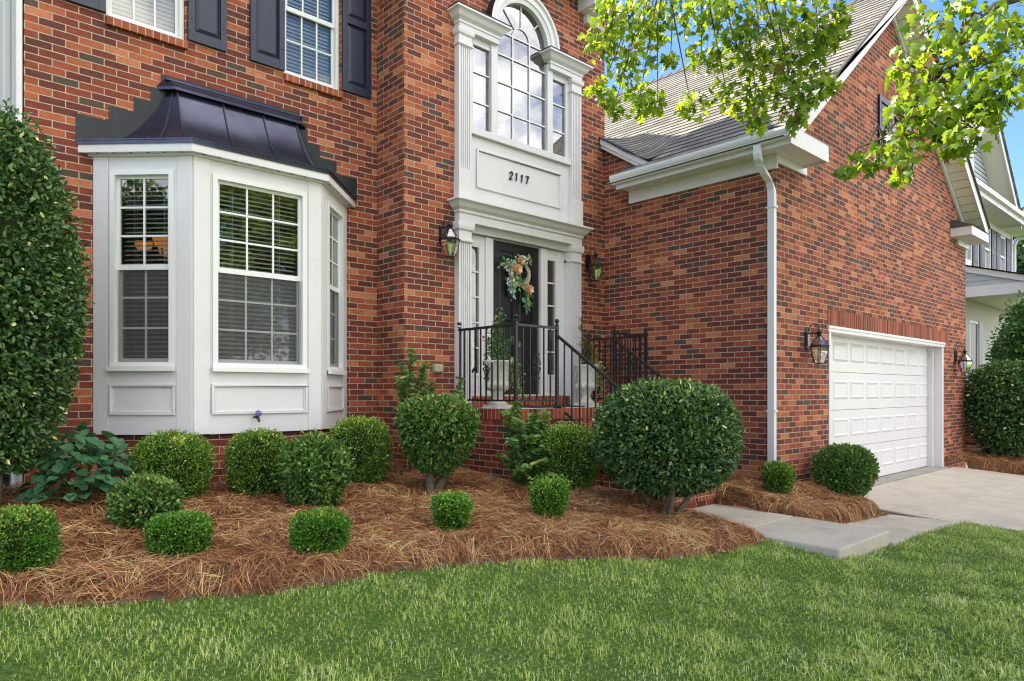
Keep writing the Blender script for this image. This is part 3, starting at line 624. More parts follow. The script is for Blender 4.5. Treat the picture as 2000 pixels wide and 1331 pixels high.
# house numbers 2 1 1 7, slanted digits
b = MB()
def stroke(pts, u, z, s, w=0.0085):
    P = [fE.p(u+(x+0.12*y)*s, -0.038, z+y*s) for x, y in pts]
    for p, q2 in zip(P, P[1:]):
        p = np.array(p); q2 = np.array(q2); d = q2-p; n = np.array((-d[2], 0, d[0])); n = n/np.linalg.norm(n)*w; e = d/np.linalg.norm(d)*w*0.6
        F = np.array((0, -0.008, 0)); c = [p-n-e, q2-n+e, q2+n+e, p+n-e]
        b.face([x+F for x in c]); 
        for i in range(4): b.face([c[i], c[(i+1) % 4], c[(i+1) % 4]+F, c[i]+F])
two = [(0.05, 0.74), (0.12, 0.92), (0.27, 1.0), (0.42, 0.94), (0.48, 0.78), (0.43, 0.58), (0.24, 0.32), (0.04, 0.03), (0.50, 0.03)]
one = [(0.10, 0.82), (0.26, 0.98), (0.26, 0.02)]
sev = [(0.03, 0.97), (0.50, 0.97), (0.34, 0.6), (0.22, 0.03)]
for g, u in ((two, 6.130), (one, 6.228), (one, 6.325), (sev, 6.420)): b = MB(); stroke(g, u, 4.150, 0.097); part(b, 'house_number', M['number'])

# ---- front door, side lights, step
DY = 6.75; fD = FY(DY)
b = MB()
b.box(fD, 5.463, 7.282, 0.05, 0.11, 3.36, 3.456)
for u0, u1 in ((5.463, 5.555), (5.705, 5.80), (5.80, 5.925), (6.79, 6.92), (6.92, 6.945), (7.105, 7.282)): b.box(fD, u0, u1-0.0005, -0.01 if u0 in (5.80, 6.79) else 0.012, 0.11, 1.345, 3.359)
for u0, u1 in ((5.555, 5.705), (6.945, 7.105)):
    b.box(fD, u0, u1-0.0005, 0.014, 0.11, 1.345, 1.625); b.box(fD, u0, u1-0.0005, 0.014, 0.11, 3.215, 3.359)
    for z in (2.903, 2.585, 2.261, 1.942): b.box(fD, u0, u1-0.0005, 0.02, 0.04, z-0.010, z+0.010)
b.box(fD, 5.463, 7.282, -0.052, 0.0499, 3.372, 3.455)
b.frame(fD, 5.555, 5.705, 1.40, 1.60, 0.012, 0.004, 0.0139); b.frame(fD, 6.945, 7.105, 1.40, 1.60, 0.012, 0.004, 0.0139)
part(b, 'door_frame', M['white'], bevel=0.003)
for u0, u1 in ((5.555, 5.705), (6.945, 7.105)):
    b = MB(); b.face([fD.p(u0,0.045,1.62), fD.p(u1,0.045,1.62), fD.p(u1,0.045,3.22), fD.p(u0,0.045,3.22)]); part(b, 'sidelight_glass', M['glass'])
for u0, u1 in ((5.557, 5.703), (6.947, 7.103)):
    n = 24; b = MB()
    for k in range(n):
        a, c = u0+(u1-u0)*k/n, u0+(u1-u0)*(k+1)/n; da, dc = 0.065+0.008*sin(k*1.9), 0.065+0.008*sin((k+1)*1.9)
        b.face([fD.p(a,da,1.4), fD.p(c,dc,1.4), fD.p(c,dc,3.3), fD.p(a,da,3.3)])
    part(b, 'sidelight_curtain', M['curtain'])
b = MB(); d0, d1 = 0.03, 0.075; u0, u1, z0, z1 = 5.927, 6.788, 1.358, 3.352
cu = [(u0, u0+0.125), ((u0+u1)/2-0.055, (u0+u1)/2+0.055), (u1-0.125, u1)]
for a, c in cu: b.box(fD, a, c, d0, d1, z0, z1)
zr = [(z0, z0+0.24), (2.10, 2.30), (3.02, 3.12), (z1-0.115, z1)]
for (a, c) in ((cu[0][1], cu[1][0]), (cu[1][1], cu[2][0])):
    for p0, p1 in zr: b.box(fD, a, c, d0+0.0005, d1, p0, p1)
    for p0, p1 in ((z0+0.24, 2.10), (2.30, 3.02), (3.12, z1-0.115)):
        b.box(fD, a, c, d0+0.014, d1, p0, p1); b.panel(fD, a+0.010, c-0.010, p0+0.010, p1-0.010, d0+0.0139, 0.013, 0.03)
door = part(b, 'front_door', M['door'], bevel=0.002)
b = MB(); b.ball(fD.p(u0+0.07, -0.02, 2.20), 0.028, n=12); b.tube([fD.p(u0+0.07, 0.03, 2.20), fD.p(u0+0.07, -0.02, 2.20)], 0.012, 8); M['brass'] = plain('brass', (0.35, 0.24, 0.09), 0.3, metal=1.0)
under(part(b, 'handle', M['brass']), door)
b = MB(); b.ball(fD.p(u0+0.07, 0.02, 2.36), 0.026, n=12); under(part(b, 'deadbolt', M['brass']), door)
b = MB(); b.box(fD, 5.463, 7.282, -0.03, 0.12, 1.330, 1.352); part(b, 'threshold', M['stone'], bevel=0.003)
b = MB(); b.box(fD, 5.463, 7.282, -0.10, -0.01, 1.205, 1.329, swap=1.10); part(b, 'door_step', M['brick_soldier'])

# ---- garage door and its trim
b = MB()
b.box(fg, 9.60, 9.665, -0.012, 0.215, -0.05, 2.20); b.box(fg, 14.48, 14.56, -0.012, 0.215, -0.05, 2.20)
b.box(fg, 9.56, 14.60, -0.022, 0.215, 2.2005, 2.290); b.box(fg, 9.55, 14.61, -0.034, 0.02, 2.25, 2.288)
b.box(fg, 14.39, 14.479, 0.12, 0.216, -0.05, 2.20)
part(b, 'garage_trim', M['white'], bevel=0.004)
b = MB(); dg = 0.215; zs = [0.012, 0.565, 1.120, 1.675, 2.235]
for r in range(4):
    a, c = zs[r]+0.003, zs[r+1]-0.003
    b.box(fg, 9.58, 14.50, dg, dg+0.04, a, c)
    for k in range(8):
        uc = 9.905+0.617*k; u0, u1 = uc-0.262, uc+0.262; w = 0.028; P = fg.p; s0, s1 = a+0.155, c-0.115
        # stamped raised panel: sunk border then a raised field
        o = [(u0,s0),(u1,s0),(u1,s1),(u0,s1)]; i = [(u0+w,s0+w),(u1-w,s0+w),(u1-w,s1-w),(u0+w,s1-w)]; j = [(u0+2*w,s0+2*w),(u1-2*w,s0+2*w),(u1-2*w,s1-2*w),(u0+2*w,s1-2*w)]
        e0, e1, e2 = dg-0.001, dg-0.001-0.012, dg-0.004
        for A, da, B, db in ((o, e0, i, e1), (i, e1, j, e2)):
            for q2 in range(4): b.face([P(A[q2][0],da,A[q2][1]), P(A[(q2+1)%4][0],da,A[(q2+1)%4][1]), P(B[(q2+1)%4][0],db,B[(q2+1)%4][1]), P(B[q2][0],db,B[q2][1])])
        b.face([P(x,e2,z) for x, z in j])
part(b, 'garage_door', M['white_metal'])
b = MB(); b.box(fg, 9.58, 14.50, dg-0.004, dg+0.03, -0.012, 0.013); part(b, 'door_seal', M['joint'])

# ---- roofs
def courses(b, e0, e1, r0, r1, exp=0.143, th=0.011, wob=0.0):
    e0, e1, r0, r1 = [np.array(p, float) for p in (e0, e1, r0, r1)]
    ln = np.linalg.norm((r0+r1)/2-(e0+e1)/2); n = max(1, int(round(ln/exp))); w = np.linalg.norm(e1-e0)
    nr = np.cross(e1-e0, r0-e0); nr = nr/np.linalg.norm(nr); nr = nr if nr[2] > 0 else -nr
    for k in range(n):
        t0, t1 = k/n, (k+1)/n
        a, c = e0+(r0-e0)*t0, e1+(r1-e1)*t0; d, f = e0+(r0-e0)*t1, e1+(r1-e1)*t1; h = nr*th
        b.face([a+h, c+h, f, d], [(0, k*0.143+.003), (w, k*0.143+.003), (w, (k+1)*0.143-.001), (0, (k+1)*0.143-.001)])
        b.face([a-h*.3, c-h*.3, c+h, a+h], [(0, k*0.143), (w, k*0.143), (w, k*0.143+.001), (0, k*0.143+.001)])
b = MB()
zr = lambda x: RZ-RS*(RX-x)
yf = 3.66
courses(b, (7.66, yf, zr(7.66)), (7.66, 6.30, zr(7.66)), (8.13, yf, zr(8.13)), (8.13, 6.30, zr(8.13)))
courses(b, (8.13, yf, zr(8.13)), (8.13, 12, zr(8.13)), (RX, yf, RZ), (RX, 12, RZ))
zr2 = lambda x: RZ-RS2*(x-RX)
courses(b, (16.17, 12, zr2(16.17)), (16.17, yf, zr2(16.17)), (RX, 12, RZ), (RX, yf, RZ))
cr_a, cr_b, cr_c = np.array((7.98, YE-.01, 5.16)), np.array((7.93, 5.80, 4.60)), np.array((9.10, YE-.01, zr(9.10)+0.02))   # cricket in the corner, swept courses
cr_d = np.array((8.45, 5.62, zr(8.45)+0.012))
nC = 12
for k in range(nC):
    t0, t1 = k/nC, (k+1)/nC
    lo = lambda t: cr_b+(cr_a-cr_b)*t + np.array((0, 0, -0.05*sin(pi*t)))
    hi = lambda t: cr_d+(cr_c-cr_d)*t
    nseg = 6
    for s_ in range(nseg):
        f0, f1 = s_/nseg, (s_+1)/nseg
        pt = lambda t, f: lo(t)*(1-f)+hi(t)*f - np.array((0, 0, 0.05*sin(pi*f)))*(1 if True else 0)
        up = np.array((0, 0, 0.011))
        b.face([pt(t0,f0)+up, pt(t0,f1)+up, pt(t1,f1), pt(t1,f0)], [(f0, k*.143+.003), (f1, k*.143+.003), (f1, k*.143+.142), (f0, k*.143+.142)])
        b.face([pt(t0,f0)-up*.4, pt(t0,f1)-up*.4, pt(t0,f1)+up, pt(t0,f0)+up], [(0, 0)]*4)
groof = part(b, 'garage_roof', M['shingle'])
b = MB()
n = 40
for k in range(n):                                    # ridge caps
    y0, y1 = yf+(12-yf)*k/n, yf+(12-yf)*(k+1)/n+0.03
    b.face([(RX-0.15, y0, zr(RX-.15)+0.028), (RX-0.15, y1, zr(RX-.15)+0.014), (RX, y1, RZ+0.022), (RX, y0, RZ+0.036)])
    b.face([(RX, y0, RZ+0.036), (RX, y1, RZ+0.022), (RX+.15, y1, zr2(RX+.15)+0.014), (RX+0.15, y0, zr2(RX+.15)+0.028)])
under(part(b, 'ridge_cap', M['ridge']), groof)
BX = Fr(0, 0, 1, 0)
b = MB()                                              # cornice returns, frieze, fascia and rake boards
fsx = Fr(8.07, YE, 0, -1)                             # garage side trim, d<0 is outside
b.box(fsx, 0.48, 2.702, -0.012, 0.03, 4.09, 4.262)    # frieze board on the side wall
part(b, 'frieze_board', M['white'], bevel=0.003)
b = MB(); b.box(BX, 8.0585, 8.885, 3.9985, 4.03, 4.165, 4.262)
part(b, 'frieze_board', M['white'], bevel=0.003)
b = MB(); b.box(BX, 7.785, 8.10, 3.69, 6.215, 4.263, 4.275); part(b, 'soffit', M['soffit'])
b = MB()
b.box(BX, 7.758, 7.784, 3.68, 6.215, 4.232, 4.40)
b.box(BX, 7.785, 8.78, 3.68, 3.70, 4.232, 4.44)        # box return at the corner
b.face([(7.758, 3.68, 4.44), (8.78, 3.68, 4.44), (8.78, 4.03, 4.52), (7.758, 4.03, 4.52)])
b.box(BX, 8.765, 8.779, 3.701, 4.03, 4.232, 4.44)
b.box(BX, 7.785, 8.764, 3.701, 4.029, 4.2625, 4.2765)
part(b, 'cornice', M['white'], bevel=0.003)
b = MB()
b.box(BX, 15.02, 16.14, 3.68, 3.70, 4.30, 4.465); b.box(BX, 15.005, 15.019, 3.68, 4.03, 4.30, 4.465)
b.box(BX, 15.02, 16.13, 3.701, 4.029, 4.3005, 4.3165); b.box(BX, 15.38, 16.04, 3.985, 4.03, 4.20, 4.30); b.box(BX, 16.141, 16.156, 3.68, 9, 4.30, 4.52)
part(b, 'cornice', M['white'], bevel=0.003)
b = MB()
def slab(b, x0, x1, f, y0, y1, t0, t1):               # board following the slope
    P = [(x0, f(x0)+t0), (x1, f(x1)+t0), (x1, f(x1)+t1), (x0, f(x0)+t1)]
    A = [(x, y0, z) for x, z in P]; B = [(x, y1, z) for x, z in P]
    b.face(A); b.face(B[::-1])
    for i in range(4): b.face([A[i], B[i], B[(i+1) % 4], A[(i+1) % 4]])
q4 = [(7.70, zr(7.70)-.018), (7.70, 4.441), (8.113, 4.441), (RX, zr(RX)-.235), (RX, zr(RX)-.018)]
A = [(x, 3.690, z) for x, z in q4]; B = [(x, 3.715, z) for x, z in q4]; b.face(A); b.face(B[::-1])
for i in range(5): b.face([A[i], B[i], B[(i+1) % 5], A[(i+1) % 5]])
slab(b, RX, 16.16, zr2, 3.690, 3.715, -0.235, -0.018)
slab(b, 8.25, RX, zr, 3.985, 4.028, -0.34, -0.235); slab(b, RX, 16.0, zr2, 3.985, 4.028, -0.34, -0.235)
part(b, 'rake_board', M['white'], bevel=0.003)
b = MB()
slab(b, 8.12, RX, zr, 3.716, 4.03, -0.215, -0.20); slab(b, RX, 16.14, zr2, 3.716, 4.03, -0.215, -0.20)
for k in range(26):
    x = RX+0.12+k*0.165
    if x < 16: 
        z = zr2(x)-0.216; b.box(Fr(0, 0, 1, 0), x-0.003, x+0.003, 3.72, 3.984, z-0.0035, z+0.002, m=1)
for k in range(22):
    x = 8.15+k*0.165
    z = zr(x)-0.216; b.box(Fr(0, 0, 1, 0), x-0.003, x+0.003, 3.72, 3.984, z-0.0035, z+0.002, m=1)
part(b, 'rake_soffit', [M['soffit'], M['joint']])
b = MB()
slab(b, 7.62, RX+.05, zr, 3.655, 3.70, -0.017, 0.016); slab(b, RX-.05, 16.2, zr2, 3.655, 3.70, -0.017, 0.016)
b.face([(14.98, 3.66, 4.468), (16.18, 3.66, 4.468), (16.10, 4.03, 4.64), (15.02, 4.03, 4.64)]); b.face([(14.98, 3.66, 4.468), (15.02, 4.03, 4.64), (14.98, 4.03, 4.468)])
part(b, 'drip_edge', M['ridge'])
b = MB()                                              # white end board of the cricket
A0, A1 = np.array((8.03, 6.69, 5.15)), np.array((8.03, 5.79, 4.575)); w = np.array((0, 0, -0.155)); t = np.array((-0.05, 0, 0))
for p, q2 in ((0, 0.10), (0.105, 0.155)):
    o = t*(1.0 if p == 0 else 0.55)
    a, c = A0+np.array((0, 0, -p)), A1+np.array((0, 0, -p)); a2, c2 = A0+np.array((0, 0, -q2)), A1+np.array((0, 0, -q2))
    b.face([a+o, c+o, c2+o, a2+o]); b.face([a2, c2, c2+o, a2+o]); b.face([a, c, c+o, a+o]); b.face([c, c2, c2+o, c+o])
part(b, 'cricket_board', M['white'])
b = MB(); o = np.array((-0.075, 0, 0.004)); b.face([A0+o, A1+o, A1+np.array((0.06, 0, 0.02)), A0+np.array((0.06, 0, 0.02))]); b.face([A0+o, A1+o, A1+o-np.array((0, 0, .016)), A0+o-np.array((0, 0, .016))]); part(b, 'cricket_flashing', M['flash'])
# gutter (ogee) with straps and downspout
b = MB(); gp = [(0.0, 0.118), (0.0, 0.0), (-0.075, 0.0), (-0.092, 0.018), (-0.095, 0.04), (-0.112, 0.062), (-0.122, 0.09), (-0.122, 0.118), (-0.110, 0.118)]
y0, y1 = 3.655, 6.235; gz = 4.285; gx = 7.758
for (x0, z0), (x1, z1) in zip(gp, gp[1:]): b.face([(gx+x0, y0, gz+z0), (gx+x0, y1, gz+z0), (gx+x1, y1, gz+z1), (gx+x1, y0, gz+z1)])
for y in (y0, y1): b.face([(gx+x, y, gz+z) for x, z in gp[:-1]])
gut = part(b, 'gutter', M['white_metal'])
b = MB()
def rect_tube(b, path, w, d, fr_dir=(0, 1)):
    pr = None
    for p in path:
        x, y, z, tx = p
        q2 = [(x-d/2, y-w/2, z+tx), (x+d/2, y-w/2, z-tx), (x+d/2, y+w/2, z-tx), (x-d/2, y+w/2, z+tx)]
        if pr:
            for i in range(4): b.face([pr[i], pr[(i+1) % 4], q2[(i+1) % 4], q2[i]])
        pr = q2
yd = 4.055
rect_tube(b, [(7.70, yd, 4.285, 0), (7.70, yd, 4.17, 0.01), (7.72, yd, 4.09, 0.03), (7.80, yd, 4.02, 0.04), (7.92, yd, 3.96, 0.04), (8.00, yd, 3.90, 0.03), (8.045, yd, 3.82, 0.01), (8.05, yd, 3.74, 0), (8.05, yd, 0.10, 0)], 0.086, 0.066)
ds = part(b, 'downspout', M['white_metal'], bevel=0.006)
b = MB()
for z in (3.62, 1.16):
    b = MB(); b.box(Fr(8.05, yd, 0, 1), -0.060, 0.060, -0.0385, 0.04, z-0.010, z+0.010); under(part(b, 'strap', M['white_metal']), ds)

# main roof, entry gable, back slope, added wing (out of frame above, they cast the shade)
b = MB()
courses(b, (0.7, 6.88, 6.98), (7.45, 6.88, 6.98), (0.7, 12.3, 11.2), (7.45, 12.3, 11.2), exp=0.3)
courses(b, (7.45, 17.7, 6.98), (0.7, 17.7, 6.98), (7.45, 12.3, 11.2), (0.7, 12.3, 11.2), exp=0.3)
courses(b, (4.15, 6.38, 7.04), (8.20, 6.38, 7.04), (4.6, 7.3, 7.78), (7.45, 7.3, 7.78), exp=0.3); courses(b, (4.6, 7.3, 7.78), (7.45, 7.3, 7.78), (4.8, 9.6, 9.6), (7.2, 9.6, 9.6), exp=0.3)
courses(b, (-6.3, 9.6, 7.75), (1.2, 9.6, 7.75), (-6.3, 13, 10.6), (1.2, 13, 10.6), exp=0.3)  # roof of the added wing, raised to keep the lawn shaded
part(b, 'main_roof', M['shingle'])
b = MB()
BX = Fr(0, 0, 1, 0)
b.box(BX, 7.50, 8.18, 6.38, 6.699, 6.83, 7.02); b.box(BX, 4.15, 5.10, 6.36, 6.699, 6.83, 7.02); b.box(BX, 7.62, 8.14, 6.62, 6.699, 6.70, 6.83)
b.box(BX, 0.75, 4.149, 6.86, 7.279, 6.86, 7.0)
part(b, 'eave_box', M['white'], bevel=0.004)
b = MB(); b.face([(7.44, 6.35, 7.022), (8.2, 6.35, 7.022), (8.2, 6.70, 7.20), (7.5, 6.70, 7.20)]); b.face([(7.44, 6.35, 7.022), (7.5, 6.70, 7.20), (7.44, 6.70, 7.022)]); part(b, 'return_roof', M['flash'])
b = MB()                                              # lap siding on left flank, and unseen wing added to shade the lawn
fl = Fr(1.0, 10.0, 0, -1); n = 46
for k in range(n):
    z0 = 0.35+k*0.15; P = fl.p
    if z0 > 6.9: break
    b.face([P(0,-0.022,z0), P(2.52,-0.022,z0), P(2.52,-0.003,z0+0.15), P(0,-0.003,z0+0.15)]); b.face([P(0,0,z0), P(2.52,0,z0), P(2.52,-0.022,z0), P(0,-0.022,z0)])
for k in range(50):
    z0 = 0.2+k*0.15; b.face([(-6, 9.978, z0), (0.975, 9.978, z0), (0.975, 9.998, z0+.15), (-6, 9.998, z0+.15)]); b.face([(-6, 9.999, z0), (0.975, 9.999, z0), (0.975, 9.978, z0), (-6, 9.978, z0)])
b.box(BX, -6, 0.976, 10.0, 10.1, 0.2, 7.7); b.box(BX, -6, -5.9, 10.101, 16, 0.2, 7.7)
part(b, 'flank_and_shade_wing', M['siding'])
b = MB(); b.box(fl, 2.45, 2.719, -0.045, 0.0, 0.3, 6.95); part(b, 'corner_board', M['white'], bevel=0.004)
b = MB(); b.box(fl, 1.88, 2.32, -0.09, -0.024, 0.62, 6.9); part(b, 'flank_downspout', M['white_metal'], bevel=0.012)
b = MB(); b.tube([fl.p(2.395, -0.03, z) for z in (0.5, 2, 4, 6.8)], 0.012, 6); part(b, 'cable', M['joint'])
b = MB()                                              # closing walls, floors: the rooms are dark inside
b.box(BX, 1.03, 7.39, 15.9, 16, 0, 6.9); b.box(BX, 1.03, 1.10, 7.4, 15.89, 0.1, 6.9); b.box(BX, 1.11, 7.39, 7.42, 15.89, 0.95, 1.0)
b.box(BX, 1.11, 7.39, 7.42, 15.89, 4.0, 4.08); b.box(BX, 1.11, 7.39, 6.72, 15.89, 6.88, 6.94); b.box(BX, 7.391, 8.09, 6.72, 7.11, 6.88, 6.94); b.box(BX, 7.41, 7.47, 7.13, 15.9, 0, 4.0); b.box(BX, 1.11, 5.0, 11.2, 11.26, 1.01, 3.99)
b.box(BX, 4.56, 4.62, 6.72, 11, 1.01, 6.87)
b.box(BX, 4.63, 7.38, 8.6, 8.66, 1.01, 6.87)
b.box(BX, 8.11, 15.9, 11.9, 11.98, 0, 7.4); b.box(BX, 8.14, 15.9, 4.36, 11.89, 3.2, 3.3)
part(b, 'interior_partition', M['interior'])
# ------------------------------------------------------------------ ground
STR = dict(kind='structure')
def sm(x, a, b):
    t = np.clip((x-a)/(b-a), 0, 1); return t*t*(3-2*t)
def th(X, Y):
    X = np.asarray(X, float); Y = np.asarray(Y, float); d = Y-2.0
    g = np.minimum(0.1*(d/2+np.sqrt(d*d/4+.04)), 0.53)
    s = sm(Y, 3.2, 4.6)
    g = g-.045*np.clip(X-6.8, 0, 3)*(1-s)-.02
    g = g-0.055*sm(X, 5.7, 6.5)*(1-sm(X, 6.9, 7.6))*(1-sm(Y, 2.2, 2.9))*sm(Y, 1.2, 2.1)
    far = sm(X, 14.0, 17.0); g = g*(1-far)+far*np.minimum(0.03+0.012*np.clip(Y-3, 0, 60), 0.6)
    return g
def drive_z(Y): return np.clip(-0.07*(3.95-np.asarray(Y, float)), -0.75, 0.0)
BED1 = [(-1.6, 5.4), (-0.4, 5.0), (0.53, 4.60), (0.96, 4.36), (1.44, 4.18), (1.86, 4.02), (2.49, 4.0), (3.08, 3.88), (3.81, 3.58), (4.52, 3.16), (5.24, 2.96), (5.84, 3.0), (5.86, 5.52), (5.13, 5.52), (5.13, 6.72), (4.51, 6.72), (4.51, 7.3), (-1.6, 7.3)]
BED2 = [(6.95, 3.09), (8.7, 3.09), (9.17, 3.14), (9.17, 3.45), (9.60, 3.95), (9.60, 4.05), (8.08, 4.05), (8.08, 6.70), (7.78, 6.70), (7.78, 5.4), (6.95, 5.4)]
BED3 = [(14.60, 4.05), (14.70, 3.93), (14.84, 3.8), (14.84, 2.2), (15.6, 1.5), (17.5, 1.6), (18.6, 3.0), (18.0, 4.6), (16.6, 4.9), (15.95, 4.7), (15.95, 4.05)]
BEDS = [BED1, BED2, BED3]
def inpoly(X, Y, poly):
    X = np.asarray(X, float); Y = np.asarray(Y, float); r = np.zeros(X.shape, bool); n = len(poly)
    for i in range(n):
        x0, y0 = poly[i]; x1, y1 = poly[(i+1) % n]
        c = ((y0 > Y) != (y1 > Y)) & (X < (x1-x0)*(Y-y0)/(y1-y0+1e-12)+x0); r ^= c
    return r
def edge_dist(X, Y, poly):
    d = np.full(np.shape(X), 1e9); n = len(poly)
    for i in range(n):
        x0, y0 = poly[i]; x1, y1 = poly[(i+1) % n]; dx, dy = x1-x0, y1-y0
        t = np.clip(((X-x0)*dx+(Y-y0)*dy)/(dx*dx+dy*dy), 0, 1); d = np.minimum(d, np.hypot(X-x0-t*dx, Y-y0-t*dy))
    return d
def waves(X, Y):
    return 0.5*np.sin(3.1*X+1.7*Y)+0.35*np.sin(-2.3*X+4.9*Y+1.2)+0.3*np.sin(7.7*X+2.1*Y+0.4)+0.25*np.sin(-6.1*X+8.3*Y)
def bed_z(X, Y):
    """mulch surface: mounds of straw, thickest just inside the edge"""
    m = np.zeros(np.shape(X))
    for P in BEDS:
        ins = inpoly(X, Y, P); d = edge_dist(X, Y, P); m = np.where(ins, 0.02+0.055*sm(d, 0, 0.16)+0.018*waves(X*1.6, Y*1.6)*sm(d, 0.02, 0.3)+0.03*np.exp(-((d-0.22)/0.16)**2), m)
    for P in BEDS[1:]: m = np.where(inpoly(X, Y, P), m-0.16*(1-sm(edge_dist(X, Y, P), 0.0, 0.10))*(((Y < 3.45) & (X > 6.9) & (X < 10)) | ((Y < 3.7) & (X > 14) & (X < 15.3))), m)
    m = m-0.085*(1-sm(Y, 3.1, 3.8))*((X > 6.9) & (X < 10))
    return th(X, Y)+m
CONC = [(5.84, 6.97, 2.36, 5.5), (5.15, 7.80, 5.5, 6.7), (6.97, 9.15, 2.32, 3.12)]
def in_drive(X, Y): return (X > 9.15) & (X < 14.86) & (Y < 4.3)
def grid_mesh(name, xs, ys, zf, mask, mats, kind):
    XX, YY = np.meshgrid(xs, ys); ZZ = zf(XX, YY); nx, ny = len(xs), len(ys)
    xc = (xs[:-1]+xs[1:])/2; yc = (ys[:-1]+ys[1:])/2; XC, YC = np.meshgrid(xc, yc); k = mask(XC, YC)
    idx = np.arange(nx*ny).reshape(ny, nx); f = np.stack([idx[:-1, :-1], idx[:-1, 1:], idx[1:, 1:], idx[1:, :-1]], -1)[k]
    used = np.unique(f); rm = np.zeros(nx*ny, int); rm[used] = np.arange(len(used))
    V = np.stack([XX.ravel(), YY.ravel(), ZZ.ravel()], -1)[used]
    o = np_mesh(name, V, [rm[f]], mats, smooth=True); tag(o, **({'kind': kind})); return o
def np_mesh(name, V, flist, mats, parent=None, v=None, smooth=False, mi=None):
    me = bpy.data.meshes.new(name); V = np.asarray(V, np.float32); me.vertices.add(len(V)); me.vertices.foreach_set('co', V.ravel())
    flist = [np.asarray(f, np.int32) for f in flist if len(f)]
    loops = np.concatenate([f.ravel() for f in flist]); tot = np.concatenate([np.full(len(f), f.shape[1], np.int32) for f in flist])
    st = np.concatenate([[0], np.cumsum(tot)[:-1]]).astype(np.int32)
    me.loops.add(len(loops)); me.loops.foreach_set('vertex_index', loops); me.polygons.add(len(tot)); me.polygons.foreach_set('loop_start', st)
    me.polygons.foreach_set('loop_total', tot)
    for k in (mats if isinstance(mats, (list, tuple)) else [mats]): me.materials.append(k)
    if mi is not None: me.polygons.foreach_set('material_index', np.asarray(mi, np.int32))
    if smooth: me.polygons.foreach_set('use_smooth', np.ones(len(tot), bool))
    if v is not None:
        a = me.attributes.new('v', 'FLOAT', 'POINT'); a.data.foreach_set('value', np.asarray(v, np.float32))
    me.update(calc_edges=True); me.validate(); o = bpy.data.objects.new(name, me); link(o, parent); return o

xs = np.unique(np.round(np.concatenate([[-70, -40, -20, -10, -6, -4], np.arange(-3, 19.01, 0.12), [20, 22, 25, 30, 40, 60, 90, 140]] + [[c+e for c in (5.84, 6.97, 5.15, 7.80, 9.15, 14.86) for e in (-.012, .012)]]), 4))
ys = np.unique(np.round(np.concatenate([[-60, -40, -25, -15, -12, -9, -6, -4, -2.5, -1.5], np.arange(-1, 7.6, 0.10), [8, 9, 10, 12, 16, 20, 30, 50, 80, 120]] + [[c+e for c in (2.32, 2.36, 3.12, 5.5, 4.3) for e in (-.012, .012)]]), 4))
def sunk(X, Y):
    z = th(X, Y)
    for a, c, d, e in CONC: z = np.where((X > a) & (X < c) & (Y > d) & (Y < e), z-0.25, z)
    z = np.where(in_drive(X, Y), np.minimum(z, drive_z(Y)-0.2), z)
    hs = (X > 1.1) & (X < 15.9) & (Y > 7.4); z = np.where(hs, 0.0, z)
    return z
def any_bed(X, Y):
    r = np.zeros(np.shape(X), bool)
    for P in BEDS: r |= inpoly(X, Y, P)
    return r
grid_mesh('lawn', xs, ys, sunk, lambda X, Y: ~((Y < -8.2) & (Y > -14.8)) & ~any_bed(X, Y) & ~((X > 9.05) & (X < 9.26) & (Y > 2.35)) & ~((X > 14.80) & (X < 14.90) & (Y > 2.1)), M['lawn_ground'], 'structure')
bx = np.arange(-1.7, 18.8, 0.06); by = np.arange(1.4, 7.4, 0.06)
grid_mesh('mulch_bed', bx, by, bed_z, any_bed, M['bed_ground'], 'structure')
# street and kerb behind the camera
b = MB(); b.box(WX, -70, 140, -14.0, -9.0, -1.0, -0.80); tag(b.build('street', M['asphalt']), kind='structure')
b = MB(); b.box(WX, -70, 140, -8.999, -8.2, -1.0, -0.66); b.box(WX, -70, 140, -14.8, -14.001, -1.0, -0.66); tag(b.build('kerb', M['concrete'], bevel=0.02), kind='structure')

# concrete: driveway, apron strip, front walk
def slab_mesh(name, quads, th_=0.14, bev=0.012):
    b = MB()
    for q in quads:
        T = [tuple(p) for p in q]; B = [(p[0], p[1], p[2]-th_) for p in q]; b.face(T)
        for i in range(4): b.face([T[i], B[i], B[(i+1) % 4], T[(i+1) % 4]])
    o = b.build(name, M['concrete'], bevel=bev); return tag(o, kind='structure')
dz = lambda y: float(drive_z(y))
quads = []; xj = [9.163, 11.79, 14.86]; yj = [3.93, 2.62, -0.9, -4.4, -8.2]
for i in range(2):
    for j in range(4):
        x0, x1, y1, y0 = xj[i]+0.006, xj[i+1]-0.006, yj[j]-0.006, yj[j+1]+0.006
        if j == 0: y0 = yj[1]-0.0; 
        quads.append([(x0, y0, dz(y0)), (x1, y0, dz(y0)), (x1, y1, dz(y1)), (x0, y1, dz(y1))])
slab_mesh('driveway', quads)
b = MB(); b.box(WX, 9.15, 14.87, -8.2, 3.935, -0.9, -0.65); 
for y0, y1 in zip(yj[1:], yj): b.face([(9.15, y0, dz(y0)-.02), (14.87, y0, dz(y0)-.02), (14.87, y1, dz(y1)-.02), (9.15, y1, dz(y1)-.02)])
tag(b.build('driveway_joint', M['joint']), kind='structure')
b = MB(); b.box(WX, 9.56, 14.60, 3.945, 4.34, -0.2, 0.006); tag(b.build('garage_slab', concrete('old_concrete', (0.33, 0.31, 0.27)), bevel=0.008), kind='structure')
az = lambda x: 0.0-0.045*(x-6.97)
